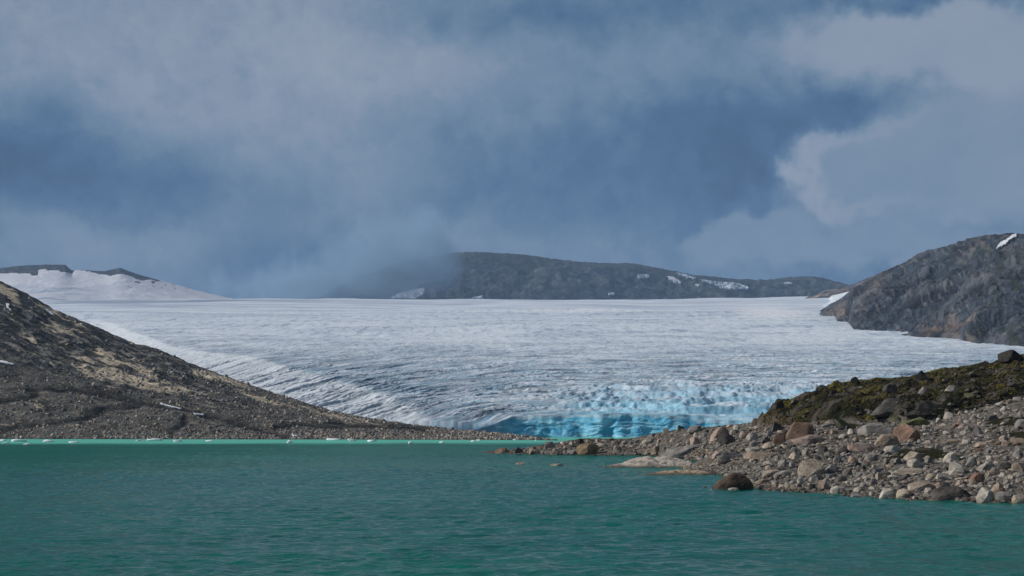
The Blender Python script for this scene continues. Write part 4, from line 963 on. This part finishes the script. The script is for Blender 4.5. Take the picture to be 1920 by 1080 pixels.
# ------------------------------------------------------------------ air: haze and the cloud resting on the far mountain
def box_mesh(name, lo, hi):
    x0, y0, z0 = lo; x1, y1, z1 = hi
    V = [(x0, y0, z0), (x1, y0, z0), (x1, y1, z0), (x0, y1, z0), (x0, y0, z1), (x1, y0, z1), (x1, y1, z1), (x0, y1, z1)]
    return make_mesh(name, V, [[0, 3, 2, 1], [4, 5, 6, 7], [0, 1, 5, 4], [1, 2, 6, 5], [2, 3, 7, 6], [3, 0, 4, 7]], smooth=False)
def haze():
    m = bpy.data.materials.new('haze'); m.use_nodes = True; q = G(m.node_tree); q.n.clear()
    o = q.node('ShaderNodeOutputMaterial'); v = q.node('ShaderNodeVolumePrincipled'); q.l.new(v.outputs[0], o.inputs['Volume'])
    v.inputs['Color'].default_value = (.45, .66, .98, 1); v.inputs['Density'].default_value = 4.0e-5
    link('haze', box_mesh('haze', (-31000, -31000, -7), (31000, 31000, 1500)), m, kind='stuff')
haze()
def low_cloud():
    m = bpy.data.materials.new('low_cloud'); m.use_nodes = True; q = G(m.node_tree); q.n.clear()
    o = q.node('ShaderNodeOutputMaterial'); v = q.node('ShaderNodeVolumePrincipled'); q.l.new(v.outputs[0], o.inputs['Volume'])
    v.inputs['Color'].default_value = (.47, .68, .90, 1); v.inputs['Anisotropy'].default_value = .2
    t = q.node('ShaderNodeTexCoord').outputs['Object']; sp = q.node('ShaderNodeSeparateXYZ'); q.l.new(t, sp.inputs[0])
    n = q.noise(t, .0075, 6, .62, dist=1.0); n2 = q.noise(t, .0022, 3, .5)
    d = None
    Yc = 5750.
    for (px, py, sx, sy, a) in [(610, 520, 180, 48, 1.0), (730, 495, 90, 45, 1.0), (700, 430, 100, 40, .38), (800, 480, 52, 44, 1.5), (805, 430, 36, 44, 1.0), (560, 540, 160, 25, .6), (700, 545, 60, 14, .5)]:
        c = wpt(np.array(px), np.array(py), Yc)
        e = None
        for k, (cc, ss) in enumerate(((c[0], sx / F * Yc), (Yc, 190.), (c[2], sy / F * Yc))):
            w = q.m('POWER', q.m('ABSOLUTE', q.mul(q.sub(sp.outputs[k], float(cc)), 1 / ss)), 2.0); e = w if e is None else q.add(e, w)
        e = q.mul(q.m('EXPONENT', q.mul(e, -1.0)), a); d = e if d is None else q.add(d, e)
    d = q.m('MAXIMUM', q.add(q.sub(d, .25), q.mul(q.mul(q.sub(q.add(q.mul(n, .7), q.mul(n2, .3)), .5), 4.2), q.smooth(d, .03, .35))), 0.0)
    q.put(v.inputs['Density'], q.mul(q.m('MINIMUM', d, 1.2), .0064))
    lo = wpt(np.array(420.), np.array(575.), 5350.); hi = wpt(np.array(900.), np.array(390.), 6250.)
    link('low_cloud', box_mesh('low_cloud', (wpt(400., 575., Yc)[0], 5350, wpt(0., 572., Yc)[2]), (wpt(900., 0., Yc)[0], 6250, wpt(0., 385., Yc)[2])), m, kind='stuff', label='grey mist cloud resting on the left shoulder of the far mountain')
low_cloud()
